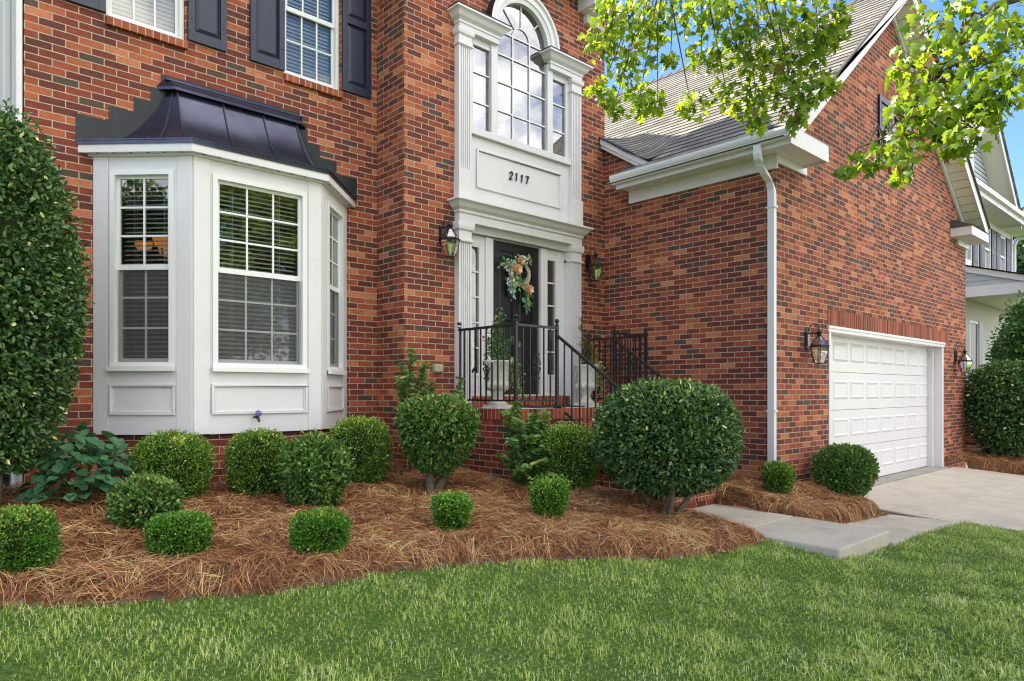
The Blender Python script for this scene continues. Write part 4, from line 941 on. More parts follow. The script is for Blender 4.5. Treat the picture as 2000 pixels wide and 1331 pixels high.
slab_mesh('apron', [[(6.985, 2.33, az(6.985)), (8.05, 2.33, az(8.05)), (8.05, 3.11, az(8.05)), (6.985, 3.11, az(6.985))], [(8.062, 2.33, az(8.062)), (9.148, 2.33, az(9.148)), (9.148, 3.11, az(9.148)), (8.062, 3.11, az(8.062))]])
wz = lambda y: 0.105+0.02*(y-2.36)
wq = []; wy = [2.36, 3.27, 4.19]
for a, c in zip(wy, wy[1:]):
    wq.append([(5.84, a+.004, wz(a)), (6.97, a+.004, wz(a)), (6.97, c-.004, wz(c)), (5.84, c-.004, wz(c))])
slab_mesh('front_walk', wq, 0.22, 0.014)

# ------------------------------------------------------------------ porch with steps
PZ = 1.20
b = MB()
fp = FY(5.50)
def run(b, fr, u0, u1, d1, z0, z1):                   # brick body below a soldier edge
    b.box(fr, u0, u1, 0.012, d1, z0, z1-0.115)
b.box(fp, 5.16, 7.79, 0.010, 1.20, -0.1, PZ-0.118)
porch = empty('brick_porch', (6.48, 6.1, 0.2), 0, 'brick front porch with rowlock edge and steps down to the walk', 'porch'); bpy.context.view_layer.update()
def child(o, par):
    o.parent = par; o.matrix_parent_inverse = par.matrix_world.inverted(); return o
nst = 6; rise = (PZ-wz(4.1))/nst
for k in range(1, nst): 
    z = PZ-rise*k; y0 = 5.5-0.265*k
    b.box(WX, 5.98, 6.97, y0+0.011, y0+0.292, 0.0, z-0.118)
child(b.build('porch_body', M['brick_porch']), porch)
b = MB()
b.box(fp, 5.15, 7.80, 0.0, 0.10, PZ-0.117, PZ, swap=0.95); 
fl2 = Fr(5.15, 6.70, 0, -1); b.box(fl2, 0.0, 1.098, 0.0, 0.10, PZ-0.117, PZ, swap=0.95)
for k in range(1, nst):
    z = PZ-rise*k; y0 = 5.5-0.265*k; b.box(FY(y0), 5.97, 6.98, 0.0, 0.30, z-0.117, z, swap=0.9+0.03*k)
child(b.build('rowlock_edge', M['brick_soldier']), porch)
b = MB(); b.box(WX, 5.251, 7.799, 5.601, 6.595, PZ-0.05, PZ-0.006); child(b.build('porch_floor', M['stone']), porch)
b = MB(); b.box(WX, 5.95, 6.80, 5.95, 6.42, PZ-0.0055, PZ+0.010); tag(b.build('door_mat', plain('dark_mat', (0.03, 0.03, 0.032), 0.95, 0.2, 60, bmp=0.5)), 'dark flat mat lying on the porch before the front door', 'door mat')

# ------------------------------------------------------------------ iron railings
def baluster(par, x, y, z0, z1, r=0.0075):
    b = MB(); b.box(WX, x-r, x+r, y-r, y+r, z0, z1); child(b.build('baluster', M['black_iron']), par)
def scroll(par, x, y, z, ax):
    b = MB(); f = (lambda a, h: (x+a, y, z+h)) if ax == 0 else (lambda a, h: (x, y+a, z+h))
    def vol(s, sy, z0, R):
        pts = []
        for k in range(15):
            a = k/14*1.6*pi; r = R*(1-0.055*k); pts.append(f(s*(0.012+R*0.95-r*cos(a)), z0+sy*r*sin(a)))
        b.tube(pts, 0.0055, 6)
    for s in (-1, 1):
        vol(s, 1, 0.03, 0.030); vol(s, -1, -0.02, 0.030); vol(s, 1, 0.135, 0.020); vol(s, -1, -0.13, 0.020)
        b.tube([f(s*0.008, -0.13), f(s*0.035, -0.07), f(s*0.045, -0.02), f(s*0.016, 0.0), f(s*0.045, 0.035), f(s*0.03, 0.09), f(s*0.008, 0.14)], 0.005, 6)
    for h in (-0.06, 0.0, 0.07): b.ball(f(0, h), 0.014, n=8)
    child(b.build('scroll', M['black_iron']), par)
def post(par, x, y, z0, z1, wall_=False):
    b = MB(); r = 0.0165; b.box(WX, x-r, x+r, y-r, y+r, z0, z1); 
    b.lathe([(0.018, z1), (0.026, z1+0.006), (0.014, z1+0.016), (0.012, z1+0.026), (0.024, z1+0.038), (0.028, z1+0.052), (0.022, z1+0.068), (0.006, z1+0.078)], (x, y, 0), 10)
    b.lathe([(0.045, z0), (0.045, z0+0.012), (0.028, z0+0.035), (0.022, z0+0.06)], (x, y, 0), 4, rot=pi/4)
    child(b.build('post', M['black_iron']), par)
def rails(par, p, q, zt, zb, drop=0.0):
    n = Fr(p[0], p[1], q[0]-p[0], q[1]-p[1]); ln = math.hypot(q[0]-p[0], q[1]-p[1])
    for w, h, z in ((0.019, 0.014, zt), (0.012, 0.010, zb)):
        b = MB(); P = n.p; a = [(0, -w, z-h), (0, w, z-h), (0, w, z+h), (0, -w, z+h)]
        A = [P(u, d, zz) for u, d, zz in a]; B = [P(ln, d, zz-drop) for u, d, zz in a]
        for i in range(4): b.face([A[i], B[i], B[(i+1) % 4], A[(i+1) % 4]])
        b.face(A[::-1]); b.face(B); child(b.build('rail', M['black_iron']), par)
def railing(name, sx, label):
    cxp = 6.47; X = lambda x: cxp+sx*(x-cxp)
    r = empty(name, (X(5.6), 5.63, PZ), 0, label, 'railing', 'iron railings on the porch'); bpy.context.view_layer.update()
    zt, zb = 2.135, 1.292
    post(r, X(5.28), 6.63, PZ, 2.16); post(r, X(5.28), 5.63, PZ, 2.175); post(r, X(5.94), 5.63, PZ, 2.165)
    rails(r, (X(5.28), 6.63), (X(5.28), 5.63), zt, zb); rails(r, (X(5.28), 5.63), (X(5.94), 5.63), zt, zb)
    for k in range(1, 10): baluster(r, X(5.28), 6.63-0.1*k, zb, zt)
    scroll(r, X(5.28), 6.23-0.1, 1.68, 1)
    for k in range(1, 6): baluster(r, X(5.28+0.11*k), 5.63, zb, zt)
    scroll(r, X(5.28+0.33), 5.63, 1.68, 0)
    y1 = 4.22; dr = (5.63-y1)*0.672
    rails(r, (X(5.94), 5.615), (X(5.94), y1), 2.04, 1.20+0.03, dr)
    for k in range(1, 12):
        y = 5.63-0.118*k; 
        if y > y1+0.05: baluster(r, X(5.94), y, 1.23-(5.63-y)*0.672, 2.04-(5.63-y)*0.672)
    post(r, X(5.94), y1, wz(4.1), 2.06-dr)
    return r
railing('iron_railing', 1, 'black iron railing guarding the porch in front of the front door')
railing('iron_railing', -1, 'black iron railing across the steps, close to the garage side wall')

# ------------------------------------------------------------------ wall lanterns
def lantern(loc, label, sc=1.0):
    r = empty('wall_lantern', loc, 0, label, 'wall lantern', 'black carriage lanterns on the brick walls')
    # local frame: origin on the wall, -Y away from it, z=0 at the glass rim
    y = -0.17; n = 6
    b = MB(); b.box(WX, -0.055, 0.055, -0.022, 0.0, -0.02, 0.20); b.box(WX, -0.04, 0.04, -0.034, -0.022, 0.0, 0.18); b.build('backplate', M['lamp_metal'], r, bevel=0.006)
    b = MB(); b.tube([(0, -0.02, 0.165), (0, -0.07, 0.175), (0, -0.13, 0.165), (0, y, 0.150)], 0.009, 8)
    b.tube([(0, -0.03, 0.17), (0, -0.035, 0.23), (0, -0.06, 0.275), (0, -0.10, 0.295), (0, -0.14, 0.285), (0, -0.163, 0.25), (0, -0.160, 0.222), (0, -0.143, 0.215), (0, -0.135, 0.235)], 0.006, 8); b.build('arm', M['lamp_metal'], r)
    b = MB(); c = (0, y, 0)
    b.lathe([(0.030, 0.128), (0.018, 0.150), (0.030, 0.160), (0.038, 0.175), (0.036, 0.186), (0.014, 0.196), (0.016, 0.206), (0.008, 0.222), (0.0, 0.226)], c, 16); b.build('finial', M['lamp_metal'], r, smooth=True)
    b = MB()
    b.lathe([(0.120, -0.018), (0.134, -0.012), (0.134, 0.0), (0.118, 0.010), (0.098, 0.016), (0.095, 0.004)], c, n, rot=pi/6)
    b.lathe([(0.036, 0.120), (0.036, 0.132), (0.0, 0.134)], c, n, rot=pi/6)
    for k in range(n):
        a = 2*pi*k/n+pi/6; b.tube([(0.113*cos(a), y+0.113*sin(a), 0.012), (0.072*cos(a), y+0.072*sin(a), 0.07), (0.035*cos(a), y+0.035*sin(a), 0.125)], 0.005, 5)
    b.build('roof', M['lamp_metal'], r)
    b = MB(); pr = [(0.118, -0.015), (0.112, -0.07), (0.098, -0.13), (0.078, -0.185), (0.060, -0.225)]
    for k in range(n):
        a = 2*pi*k/n+pi/6; b.tube([(rr*cos(a), y+rr*sin(a), z) for rr, z in pr], 0.0048, 5)
    b.lathe([(0.066, -0.222), (0.066, -0.232), (0.02, -0.238)], c, n, rot=pi/6); b.build('cage', M['lamp_metal'], r)
    b = MB()
    for k in range(n):
        a0, a1 = 2*pi*k/n+pi/6, 2*pi*(k+1)/n+pi/6; q = pr+[]
        for (r0, z0), (r1, z1) in zip(q, q[1:]): b.face([(r0*cos(a0), y+r0*sin(a0), z0), (r0*cos(a1), y+r0*sin(a1), z0), (r1*cos(a1), y+r1*sin(a1), z1), (r1*cos(a0), y+r1*sin(a0), z1)])
        for (r0, z0), (r1, z1) in (((0.112, 0.012), (0.036, 0.12)),): b.face([(r0*cos(a0), y+r0*sin(a0), z0), (r0*cos(a1), y+r0*sin(a1), z0), (r1*cos(a1), y+r1*sin(a1), z1), (r1*cos(a0), y+r1*sin(a0), z1)])
    b.build('glass', M['glass_lamp'], r)
    b = MB(); b.tube([(0, y, -0.22), (0, y, -0.12)], 0.012, 8); b.ball((0, y, -0.085), 0.026, n=12); b.tube([(0, y, -0.12), (0, y, -0.08)], 0.016, 8)
    b.build('bulb', plain('bulb_glass', (0.72, 0.68, 0.58), 0.2, 0.02), r)
    r.scale = (sc, sc, sc); return r
lantern((8.93, YG, 1.975), 'black carriage lantern between the downspout and the garage door', 0.98)
lantern((15.29, YG, 1.975), 'black carriage lantern on the far brick pier, near the dark clipped shrub', 0.98)
lantern((5.075, YE, 3.195), 'black carriage lantern beside the front door surround, above the outlet box', 0.92)
lantern((7.715, YE, 3.195), 'black carriage lantern between the front door surround and the inner brick corner', 0.92)

# ------------------------------------------------------------------ small fixtures
t = empty('hose_spigot', (2.757, 6.60, 1.15), 0, 'small hose spigot with blue wheel on the bay window panel', 'spigot')
b = MB(); b.tube([(0, 0.02, 0), (0, -0.05, 0), (0, -0.075, -0.012), (0, -0.085, -0.045)], 0.013, 8); b.ball((0, -0.045, 0.0), 0.019, n=8); b.tube([(0, -0.05, 0.0), (0, -0.072, 0.03)], 0.007, 6); b.build('tap', plain('dark_brass', (0.05, 0.04, 0.035), 0.45, 0.2, metal=0.6), t)
b = MB(); b.tube([(0.026*cos(a), -0.074+0.010*sin(a), 0.036+0.024*sin(a)) for a in np.linspace(0, 2*pi, 12, endpoint=False)], 0.0058, 6, closed=True)
for a in np.linspace(0, pi, 4)[:3]: b.tube([(0.026*cos(a), -0.074+0.010*sin(a), 0.036+0.024*sin(a)), (-0.026*cos(a), -0.074-0.010*sin(a), 0.036-0.024*sin(a))], 0.004, 5)
b.build('wheel', plain('blue_paint', (0.03, 0.06, 0.30), 0.4), t)
t = empty('outlet_box', (5.0, YE, 1.668), 0, 'small clear weatherproof outlet cover on the brick beside the porch', 'outlet')
b = MB(); b.box(WX, -0.062, 0.062, -0.05, 0.0, -0.045, 0.045); b.build('cover', plain('yellowed_plastic', (0.42, 0.38, 0.24), 0.25, 0.1), t, bevel=0.012)
b = MB(); b.box(WX, -0.07, 0.07, -0.008, 0.0, -0.053, 0.053); b.build('backplate', plain('grey_plastic', (0.30, 0.29, 0.25), 0.5), t, bevel=0.003)
b = MB(); 
for k in range(26):
    a = k/25; z = 0.50+0.35*(1-a); x = 0.90-0.05*a; y = 7.30-0.25*a*a
    b.lathe([(0.045, -0.008), (0.058, 0.0), (0.045, 0.008)], (x-0.02, y, z), 14)
tag(b.build('drain_pipe', plain('black_plastic', (0.012, 0.012, 0.012), 0.5), smooth=False), 'black corrugated drain pipe at the foot of the corner downspout', 'drain pipe')
# chandelier glimpsed through the bay window
t = empty('chandelier', (2.75, 9.0, 3.2), 0, 'lit amber chandelier seen through the narrow bay pane nearest the tall holly', 'chandelier')
b = MB(); b.tube([(0, 0, -0.25), (0, 0, 0.78)], 0.012, 6); b.ball((0, 0, -0.27), 0.05)
for k in range(5):
    a = 2*pi*k/5+0.25; b.tube([(0, 0, -0.2), (0.15*cos(a), 0.15*sin(a), -0.26), (0.30*cos(a), 0.30*sin(a), -0.2), (0.32*cos(a), 0.32*sin(a), -0.12)], 0.01, 6)
b.build('stem', M['lamp_metal'], t)
for k in range(5):
    a = 2*pi*k/5+0.25; b = MB(); b.lathe([(0.03, -0.05), (0.075, -0.03), (0.095, 0.03), (0.098, 0.06), (0.09, 0.06), (0.085, 0.03), (0.03, -0.03)], (0.32*cos(a), 0.32*sin(a), -0.08), 16); b.build('shade', M['lamp_glow'], t, smooth=True)
# ------------------------------------------------------------------ foliage
def unit(a): return a/(np.linalg.norm(a, axis=-1, keepdims=True)+1e-9)
def rdir(n): return unit(RNG.normal(size=(n, 3)))
# leaf outlines: (along, across, lift)
DIAMOND = (np.array([(0, 0, 0), (0.45, -0.5, 0.10), (1, 0, 0.0), (0.45, 0.5, 0.10)]), [(0, 1, 2), (0, 2, 3)])
OVAL = (np.array([(0, 0, 0), (0.22, -0.36, 0.07), (0.6, -0.46, 0.08), (1, 0, -0.06), (0.6, 0.46, 0.08), (0.22, 0.36, 0.07), (0.45, 0, 0)]),
        [(0, 1, 6), (1, 2, 6), (2, 3, 6), (3, 4, 6), (4, 5, 6), (5, 0, 6)])
MAPLE = (np.array([(0, 0, 0), (-0.06, 0.30, 0.02), (0.22, 0.56, -0.10), (0.36, 0.27, 0.02), (0.66, 0.46, -0.08), (0.70, 0.17, 0.0), (1.05, 0, -0.12), (0.70, -0.17, 0.0), (0.66, -0.46, -0.08), (0.36, -0.27, 0.02), (0.22, -0.56, -0.10), (-0.06, -0.30, 0.02), (0.34, 0, 0.07)]),
         [(12, i, (i+1)) for i in range(11)]+[(12, 11, 0)])
def leaves(P, D, Nn, Ls, Ws, tpl):
    """one leaf per point: D its direction, Nn its upper side"""
    D = unit(D); Bt = unit(np.cross(Nn, D)); Nn = np.cross(D, Bt); t, f = tpl; n = len(P); k = len(t)
    V = P[:, None, :]+D[:, None, :]*(t[None, :, 0:1]*Ls[:, None, None])+Bt[:, None, :]*(t[None, :, 1:2]*Ws[:, None, None])+Nn[:, None, :]*(t[None, :, 2:3]*Ls[:, None, None])
    F = (np.array(f)[None, :, :]+(np.arange(n)*k)[:, None, None]).reshape(-1, len(f[0]))
    return V.reshape(-1, 3), F
def merge(parts):
    V = []; F = []; A = []; o = 0
    for v, f, a in parts: V.append(v); F.append(f+o); A.append(a); o += len(v)
    return np.concatenate(V), np.concatenate(F), np.concatenate(A)
def foliage(name, parts, mat, parent=None, inner=False):
    V, F, A = merge(parts); mi = None
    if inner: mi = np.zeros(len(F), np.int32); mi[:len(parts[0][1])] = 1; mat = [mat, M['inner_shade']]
    return np_mesh(name, V, [F], mat, parent, v=A, mi=mi)
M['inner_shade'] = plain('inner_shade_core', (0.022, 0.032, 0.012), 1.0, 0.5, 40, spec=0.0)  # near-black core: shade inside the shrub put into its colour
def lump(d, seed, amp):
    r = np.random.default_rng(seed); s = np.zeros(len(d))
    for k in range(9):
        w = r.normal(size=3)*(2.5+k*0.8); s += np.sin(d @ w+r.uniform(0, 6))/(1+0.3*k)
    return 1+amp*s/3
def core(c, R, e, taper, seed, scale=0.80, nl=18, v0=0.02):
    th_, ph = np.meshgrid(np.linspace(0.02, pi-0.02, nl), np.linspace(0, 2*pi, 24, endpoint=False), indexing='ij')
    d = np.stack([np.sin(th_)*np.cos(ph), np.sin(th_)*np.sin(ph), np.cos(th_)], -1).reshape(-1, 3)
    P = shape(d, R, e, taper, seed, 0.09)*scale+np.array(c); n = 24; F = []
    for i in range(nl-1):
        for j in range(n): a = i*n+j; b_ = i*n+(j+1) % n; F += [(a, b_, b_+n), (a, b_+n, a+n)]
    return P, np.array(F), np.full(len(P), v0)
def shape(d, R, e, taper, seed, amp):
    r = 1/np.maximum(1e-6, (np.abs(d[:, 0])**2+np.abs(d[:, 1])**2)**(e/2)+np.abs(d[:, 2])**e)**(1/e)
    p = d*r[:, None]*lump(d, seed, amp)[:, None]
    z = (p[:, 2]+1)/2
    if taper: k = 1-taper*(1-np.clip(z, 0, 1))**1.3; p = p*np.stack([k, k, np.ones_like(k)], -1)
    return p*np.array(R)
PATCH = {}
def clump(c, R, n, Ll, Lw, tpl=DIAMOND, e=2.5, taper=0.0, seed=1, amp=0.045, depth=0.16, up=0.35, tip=0.25, rnd=0.75, sprout=0.0, fl=0.06, nsep=0.9, dark=0.0):
    d = rdir(n); s = shape(d, R, e, taper, seed, amp); q = 1-depth*RNG.random(n)**1.6
    if sprout: q = np.where((RNG.random(n) < 0.12) & (d[:, 2] > -0.2), 1+sprout*RNG.random(n)**1.5, q)
    keep = RNG.random(n) < np.clip(0.80+1.1*(lump(d*1.7, seed+4, 1.0)-1)+0.5*np.abs(d[:, 2]), 0.30, 1); d, s, q = d[keep], s[keep], q[keep]; n = len(d)   # thin patches
    P = s*q[:, None]+np.array(c); nr = unit(s/np.array(R)**2)
    D = nr*0.8+np.array((0, 0, up))+rdir(n)*rnd
    Nn = unit(nr*0.5+np.array((0, 0, 0.55))+rdir(n)*nsep)
    Ls = Ll*RNG.uniform(0.65, 1.25, n); Ws = Lw*RNG.uniform(0.7, 1.2, n)
    V, F = leaves(P, D, Nn, Ls, Ws, tpl)
    outer = np.clip((q-(1-depth))/depth, 0, 1.3)                    # paler outer and upper leaves: young growth, plus skylight painted into the colour
    a = 0.02+0.42*RNG.random(n)+0.38*outer*RNG.random(n)**1.5+tip*np.clip(nr[:, 2], 0, 1)*outer*RNG.random(n)+0.12*(lump(d*3, seed+9, 1.0)-1)
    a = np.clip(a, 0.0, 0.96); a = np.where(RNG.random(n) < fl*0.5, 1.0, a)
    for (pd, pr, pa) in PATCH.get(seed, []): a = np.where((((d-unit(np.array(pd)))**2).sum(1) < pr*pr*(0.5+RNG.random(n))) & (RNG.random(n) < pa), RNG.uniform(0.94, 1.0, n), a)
    return V, F, np.repeat(a, len(tpl[0]))
def G(x, y):
    p = (np.array([x]), np.array([y])); return float(bed_z(*p)[0])
def stems(parent, base, tops, r0, r1, name='trunk', mat=None, bend=0.05, n=5):
    for tp in tops:
        b = MB(); p0 = np.array(base if not isinstance(base, list) else base[tops.index(tp)], float); p1 = np.array(tp, float); path = []
        off = RNG.normal(size=3)*bend
        for k in range(n+1):
            t = k/n; path.append(p0*(1-t)+p1*t+off*sin(pi*t)*np.array((1, 1, 0.2)))
        b.tube(path, [r0+(r1-r0)*k/n for k in range(n+1)], 8); b.build(name, mat or M['bark'], parent, smooth=True)

def boxwood(x, y, w, z0, z1, label, mat='boxwood', e=2.6, taper=0.12, n=9000, L_=0.019, group='clipped boxwoods in the straw bed', seed=1, tip=0.25, fl=0.05, cat='boxwood', name='boxwood', tpl=DIAMOND, Lw=0.011, amp=0.045, sprout=0.10, up=0.35, rnd=0.75, depth=0.2, stem=True):
    g = G(x, y); r = empty(name, (x, y, g), 0, label, cat, group)
    R = (w/2, w/2, (z1-z0)/2); c = (0, 0, (z0+z1)/2-g)
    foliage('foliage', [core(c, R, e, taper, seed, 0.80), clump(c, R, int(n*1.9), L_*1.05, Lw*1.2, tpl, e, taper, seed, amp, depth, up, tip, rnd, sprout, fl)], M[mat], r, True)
    if stem: stems(r, (0, 0, -0.05), [(0.02, 0.0, c[2]), (-0.04, 0.03, c[2])], 0.018, 0.008, 'stem', bend=0.02)
    return r
PATCH.update({11: [((-0.05, -0.55, 0.85), 0.20, 0.75)], 15: [((-0.2, -0.3, 1.0), 0.75, 0.30)], 17: [((-0.75, -0.6, -0.45), 0.40, 0.22), ((0, -0.2, 1), 0.5, 0.18)], 16: [((0, 0, 1), 0.5, 0.10)]})
# big clipped balls along the wall
boxwood(1.93, 6.32, 0.62, 0.44, 1.03, 'large round boxwood with a yellowed patch on top, beside the hydrangea', seed=11, n=11000, L_=0.020, Lw=0.012)
boxwood(2.60, 6.16, 0.55, 0.43, 1.03, 'large round boxwood under the hose spigot, behind the loose azalea', seed=12, n=10000, L_=0.020, Lw=0.012)
boxwood(3.66, 6.20, 0.63, 0.43, 1.12, 'large round boxwood at the foot of the bay, beside the tree form holly', seed=13, n=11500, tip=0.45, L_=0.020, Lw=0.012)
boxwood(5.52, 5.06, 0.66, 0.31, 1.02, 'bright topped boxwood in front of the porch railing', seed=14, n=11500, tip=0.55, e=2.9, L_=0.021, Lw=0.012, sprout=0.14)
# young ones near the lawn
boxwood(0.66, 4.95, 0.40, 0.26, 0.70, 'small square boxwood with yellow tips on top, in front of the hydrangea', 'boxwood_bright', 3.4, 0.14, 9000, 0.017, seed=15, group='small bright boxwoods', Lw=0.010)
boxwood(1.50, 4.80, 0.40, 0.27, 0.60, 'low wide small boxwood in front of the smaller azalea', 'boxwood_bright', 3.0, 0.16, 8500, 0.017, seed=16, group='small bright boxwoods', Lw=0.010)
boxwood(2.27, 4.36, 0.39, 0.23, 0.58, 'small square boxwood with yellow leaves low on one side', 'boxwood_bright', 3.2, 0.16, 8500, 0.017, seed=17, group='small bright boxwoods', Lw=0.010)
boxwood(3.43, 4.40, 0.34, 0.22, 0.555, 'small cup shaped boxwood narrow at its foot, in front of the tree form holly', 'boxwood_bright', 4.2, 0.62, 5200, 0.020, seed=18, group='cup shaped boxwoods', tip=0.5, sprout=0.22, amp=0.09, Lw=0.013)
boxwood(4.42, 4.28, 0.37, 0.20, 0.60, 'taller cup shaped boxwood narrow at its foot, beside the great holly ball', 'boxwood_bright', 3.4, 0.66, 5600, 0.021, seed=19, group='cup shaped boxwoods', tip=0.55, sprout=0.25, amp=0.10, Lw=0.013)
boxwood(7.73, 3.82, 0.38, 0.16, 0.57, 'little boxwood at the foot of the downspout', 'boxwood', 2.6, 0.35, 5200, 0.022, seed=20, group='shrubs by the garage', Lw=0.014, amp=0.08)
boxwood(9.03, 3.60, 0.72, 0.04, 0.70, 'round dark green shrub at the near corner of the garage door', 'azalea', 2.15, 0.10, 8200, 0.038, seed=21, group='shrubs by the garage', tpl=OVAL, Lw=0.021, amp=0.06, tip=0.12, fl=0.02, cat='shrub', name='round_shrub')
# azaleas
boxwood(2.84, 5.55, 0.58, 0.36, 0.98, 'loose leafy azalea standing before two large clipped boxwoods', 'azalea', 2.1, 0.22, 5200, 0.042, seed=22, fl=0.012, group='azaleas in the bed', tpl=OVAL, Lw=0.020, amp=0.12, sprout=0.16, rnd=1.0, cat='azalea', name='azalea')
boxwood(1.50, 5.56, 0.46, 0.35, 0.75, 'smaller azalea with a rough outline behind the low wide boxwood', 'azalea', 2.4, 0.10, 4200, 0.034, seed=23, fl=0.012, group='azaleas in the bed', tpl=OVAL, Lw=0.018, amp=0.12, sprout=0.14, rnd=1.0, cat='azalea', name='azalea')

def holly(x, y, label, crown, R, n, seed, trunks, name='holly', cat='holly', Ll=0.046, Lw=0.024, mat='holly', e=2.4, amp=0.06, taper=0.0, up=0.15, tip=0.25, group=None, sprout=0.06, g=None, fl=0.03, r0=0.035):
    g = G(x, y) if g is None else g; r = empty(name, (x, y, g), 0, label, cat, group); c = np.array(crown)-np.array((x, y, g))
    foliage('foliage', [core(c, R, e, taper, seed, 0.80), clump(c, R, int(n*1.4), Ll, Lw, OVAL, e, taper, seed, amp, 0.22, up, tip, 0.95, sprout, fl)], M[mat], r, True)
    for b0, t0 in trunks:
        stems(r, tuple(np.array(b0)-np.array((x, y, g))), [tuple(np.array(t0)-np.array((x, y, g)))], r0, r0*0.55, 'trunk', bend=0.05)
    return r
holly(4.06, 5.50, 'medium tree form holly on a short trunk in the middle of the bed', (4.13, 5.55, 0.965), (0.43, 0.42, 0.375), 10500, 31, [((4.06, 5.46, 0.30), (4.10, 5.50, 0.75)), ((4.08, 5.50, 0.40), (4.25, 5.45, 0.72))], mat='azalea', amp=0.09, tip=0.4, Ll=0.046, Lw=0.025, taper=0.42, e=2.4, sprout=0.12, r0=0.055)
holly(5.62, 4.00, 'great round holly ball on bare trunks beside the front walk', (5.71, 3.95, 0.945), (0.655, 0.655, 0.515), 21000, 32, [((5.48, 3.80, 0.12), (5.34, 3.62, 0.66)), ((5.52, 3.78, 0.12), (5.74, 3.56, 0.60)), ((5.50, 3.84, 0.12), (5.52, 3.7, 0.62)), ((5.62, 4.0, 0.12), (5.55, 4.2, 0.7))], amp=0.055, e=2.7, tip=0.45, up=0.2, Ll=0.048, Lw=0.026)
tall = holly(0.66, 6.55, 'tall dark holly reaching up the corner of the house by the bay window', (0.62, 6.50, 2.14), (0.66, 0.64, 1.36), 34000, 33, [((0.72, 6.55, 0.3), (0.66, 6.5, 2.0)), ((0.56, 6.6, 0.3), (0.5, 6.55, 1.8))], amp=0.06, e=2.15, tip=0.3, up=0.05, Ll=0.046, Lw=0.026, sprout=0.10)

# hydrangea: big broad leaves on arching stems
def broad_plant(x, y, label, n, R, h, Ll, Lw, mat, name, cat, seed, spread=1.0, lean=(0, 0)):
    rg = np.random.default_rng(seed); g = G(x, y); r = empty(name, (x, y, g), 0, label, cat); P = []; D = []; A = []
    b = MB()
    for k in range(n):
        a = rg.uniform(0, 2*pi); rr = R*sqrt(rg.random()); hh = h*(0.45+0.55*rg.random())*(1-0.35*(rr/R)**2); tip = np.array((rr*cos(a)*spread+lean[0], rr*sin(a)*spread+lean[1], hh))
        path = [np.array((0.02*cos(a), 0.02*sin(a), 0)), tip*np.array((0.35, 0.35, 0.62)), tip]; b.tube(path, [0.006, 0.005, 0.003], 5)
        for q in range(5):
            t = 0.45+0.55*q/4; pt = path[1]*(1-(t-0.45)/0.55)+path[2]*((t-0.45)/0.55)
            for s in (0, pi):
                aa = a+s+q*pi/2+rg.normal()*0.4; P.append(pt); D.append((cos(aa), sin(aa), 0.25-0.5*rg.random())); A.append(rg.random()*0.8+0.2*(q/4))
    n2 = len(P); P = np.array(P); D = np.array(D); Nn = unit(np.array((0, 0, 1.0))+rg.normal(size=(n2, 3))*0.28)
    V, F = leaves(P, D, Nn, Ll*rg.uniform(0.6, 1.2, n2), Lw*rg.uniform(0.7, 1.15, n2), OVAL); foliage('foliage', [(V, F, np.repeat(np.clip(A, 0, 1), 7))], M[mat], r)
    b.build('stem', M['twig_green'], r); return r
M['twig_green'] = plain('green_stem', (0.09, 0.12, 0.04), 0.7, 0.3, 20)
def hydrangea(x, y, label, R, n, seed):
    g = G(x, y); r = empty('hydrangea', (x, y, g), 0, label, 'hydrangea'); rg = np.random.default_rng(seed); d = unit(rg.normal(size=(n, 3))); d[:, 2] = np.abs(d[:, 2])*1.1-0.15; d = unit(d)
    lay = rg.uniform(0.6, 1.08, n); P = d*np.array(R)*lay[:, None]+np.array((0, 0, 0.12)); D = d*np.array((1, 1, 0.2))+rg.normal(size=(n, 3))*0.35+np.array((0, 0, -0.35))
    Nn = unit(d*0.8+np.array((-0.1, -0.2, 0.65))+rg.normal(size=(n, 3))*0.25); V, F = leaves(P-unit(D)*0.05, D, Nn, 0.125*rg.uniform(0.55, 1.15, n), 0.088*rg.uniform(0.75, 1.1, n), OVAL)
    foliage('foliage', [(V, F, np.repeat(np.clip(0.15+0.5*rg.random(n)+0.3*(lay-0.6), 0, 1), 7))], M['hydrangea'], r)
    b = MB()
    for k in range(18):
        p = P[rg.integers(n)]; b.tube([(p[0]*0.15, p[1]*0.15, 0), p*np.array((0.5, 0.5, 0.6)), p], [0.007, 0.005, 0.003], 5)
    b.build('stem', M['twig_green'], r)
hydrangea(1.30, 6.52, 'broad leaved hydrangea between the tall holly and the bay window', (0.40, 0.36, 0.47), 380, 41)
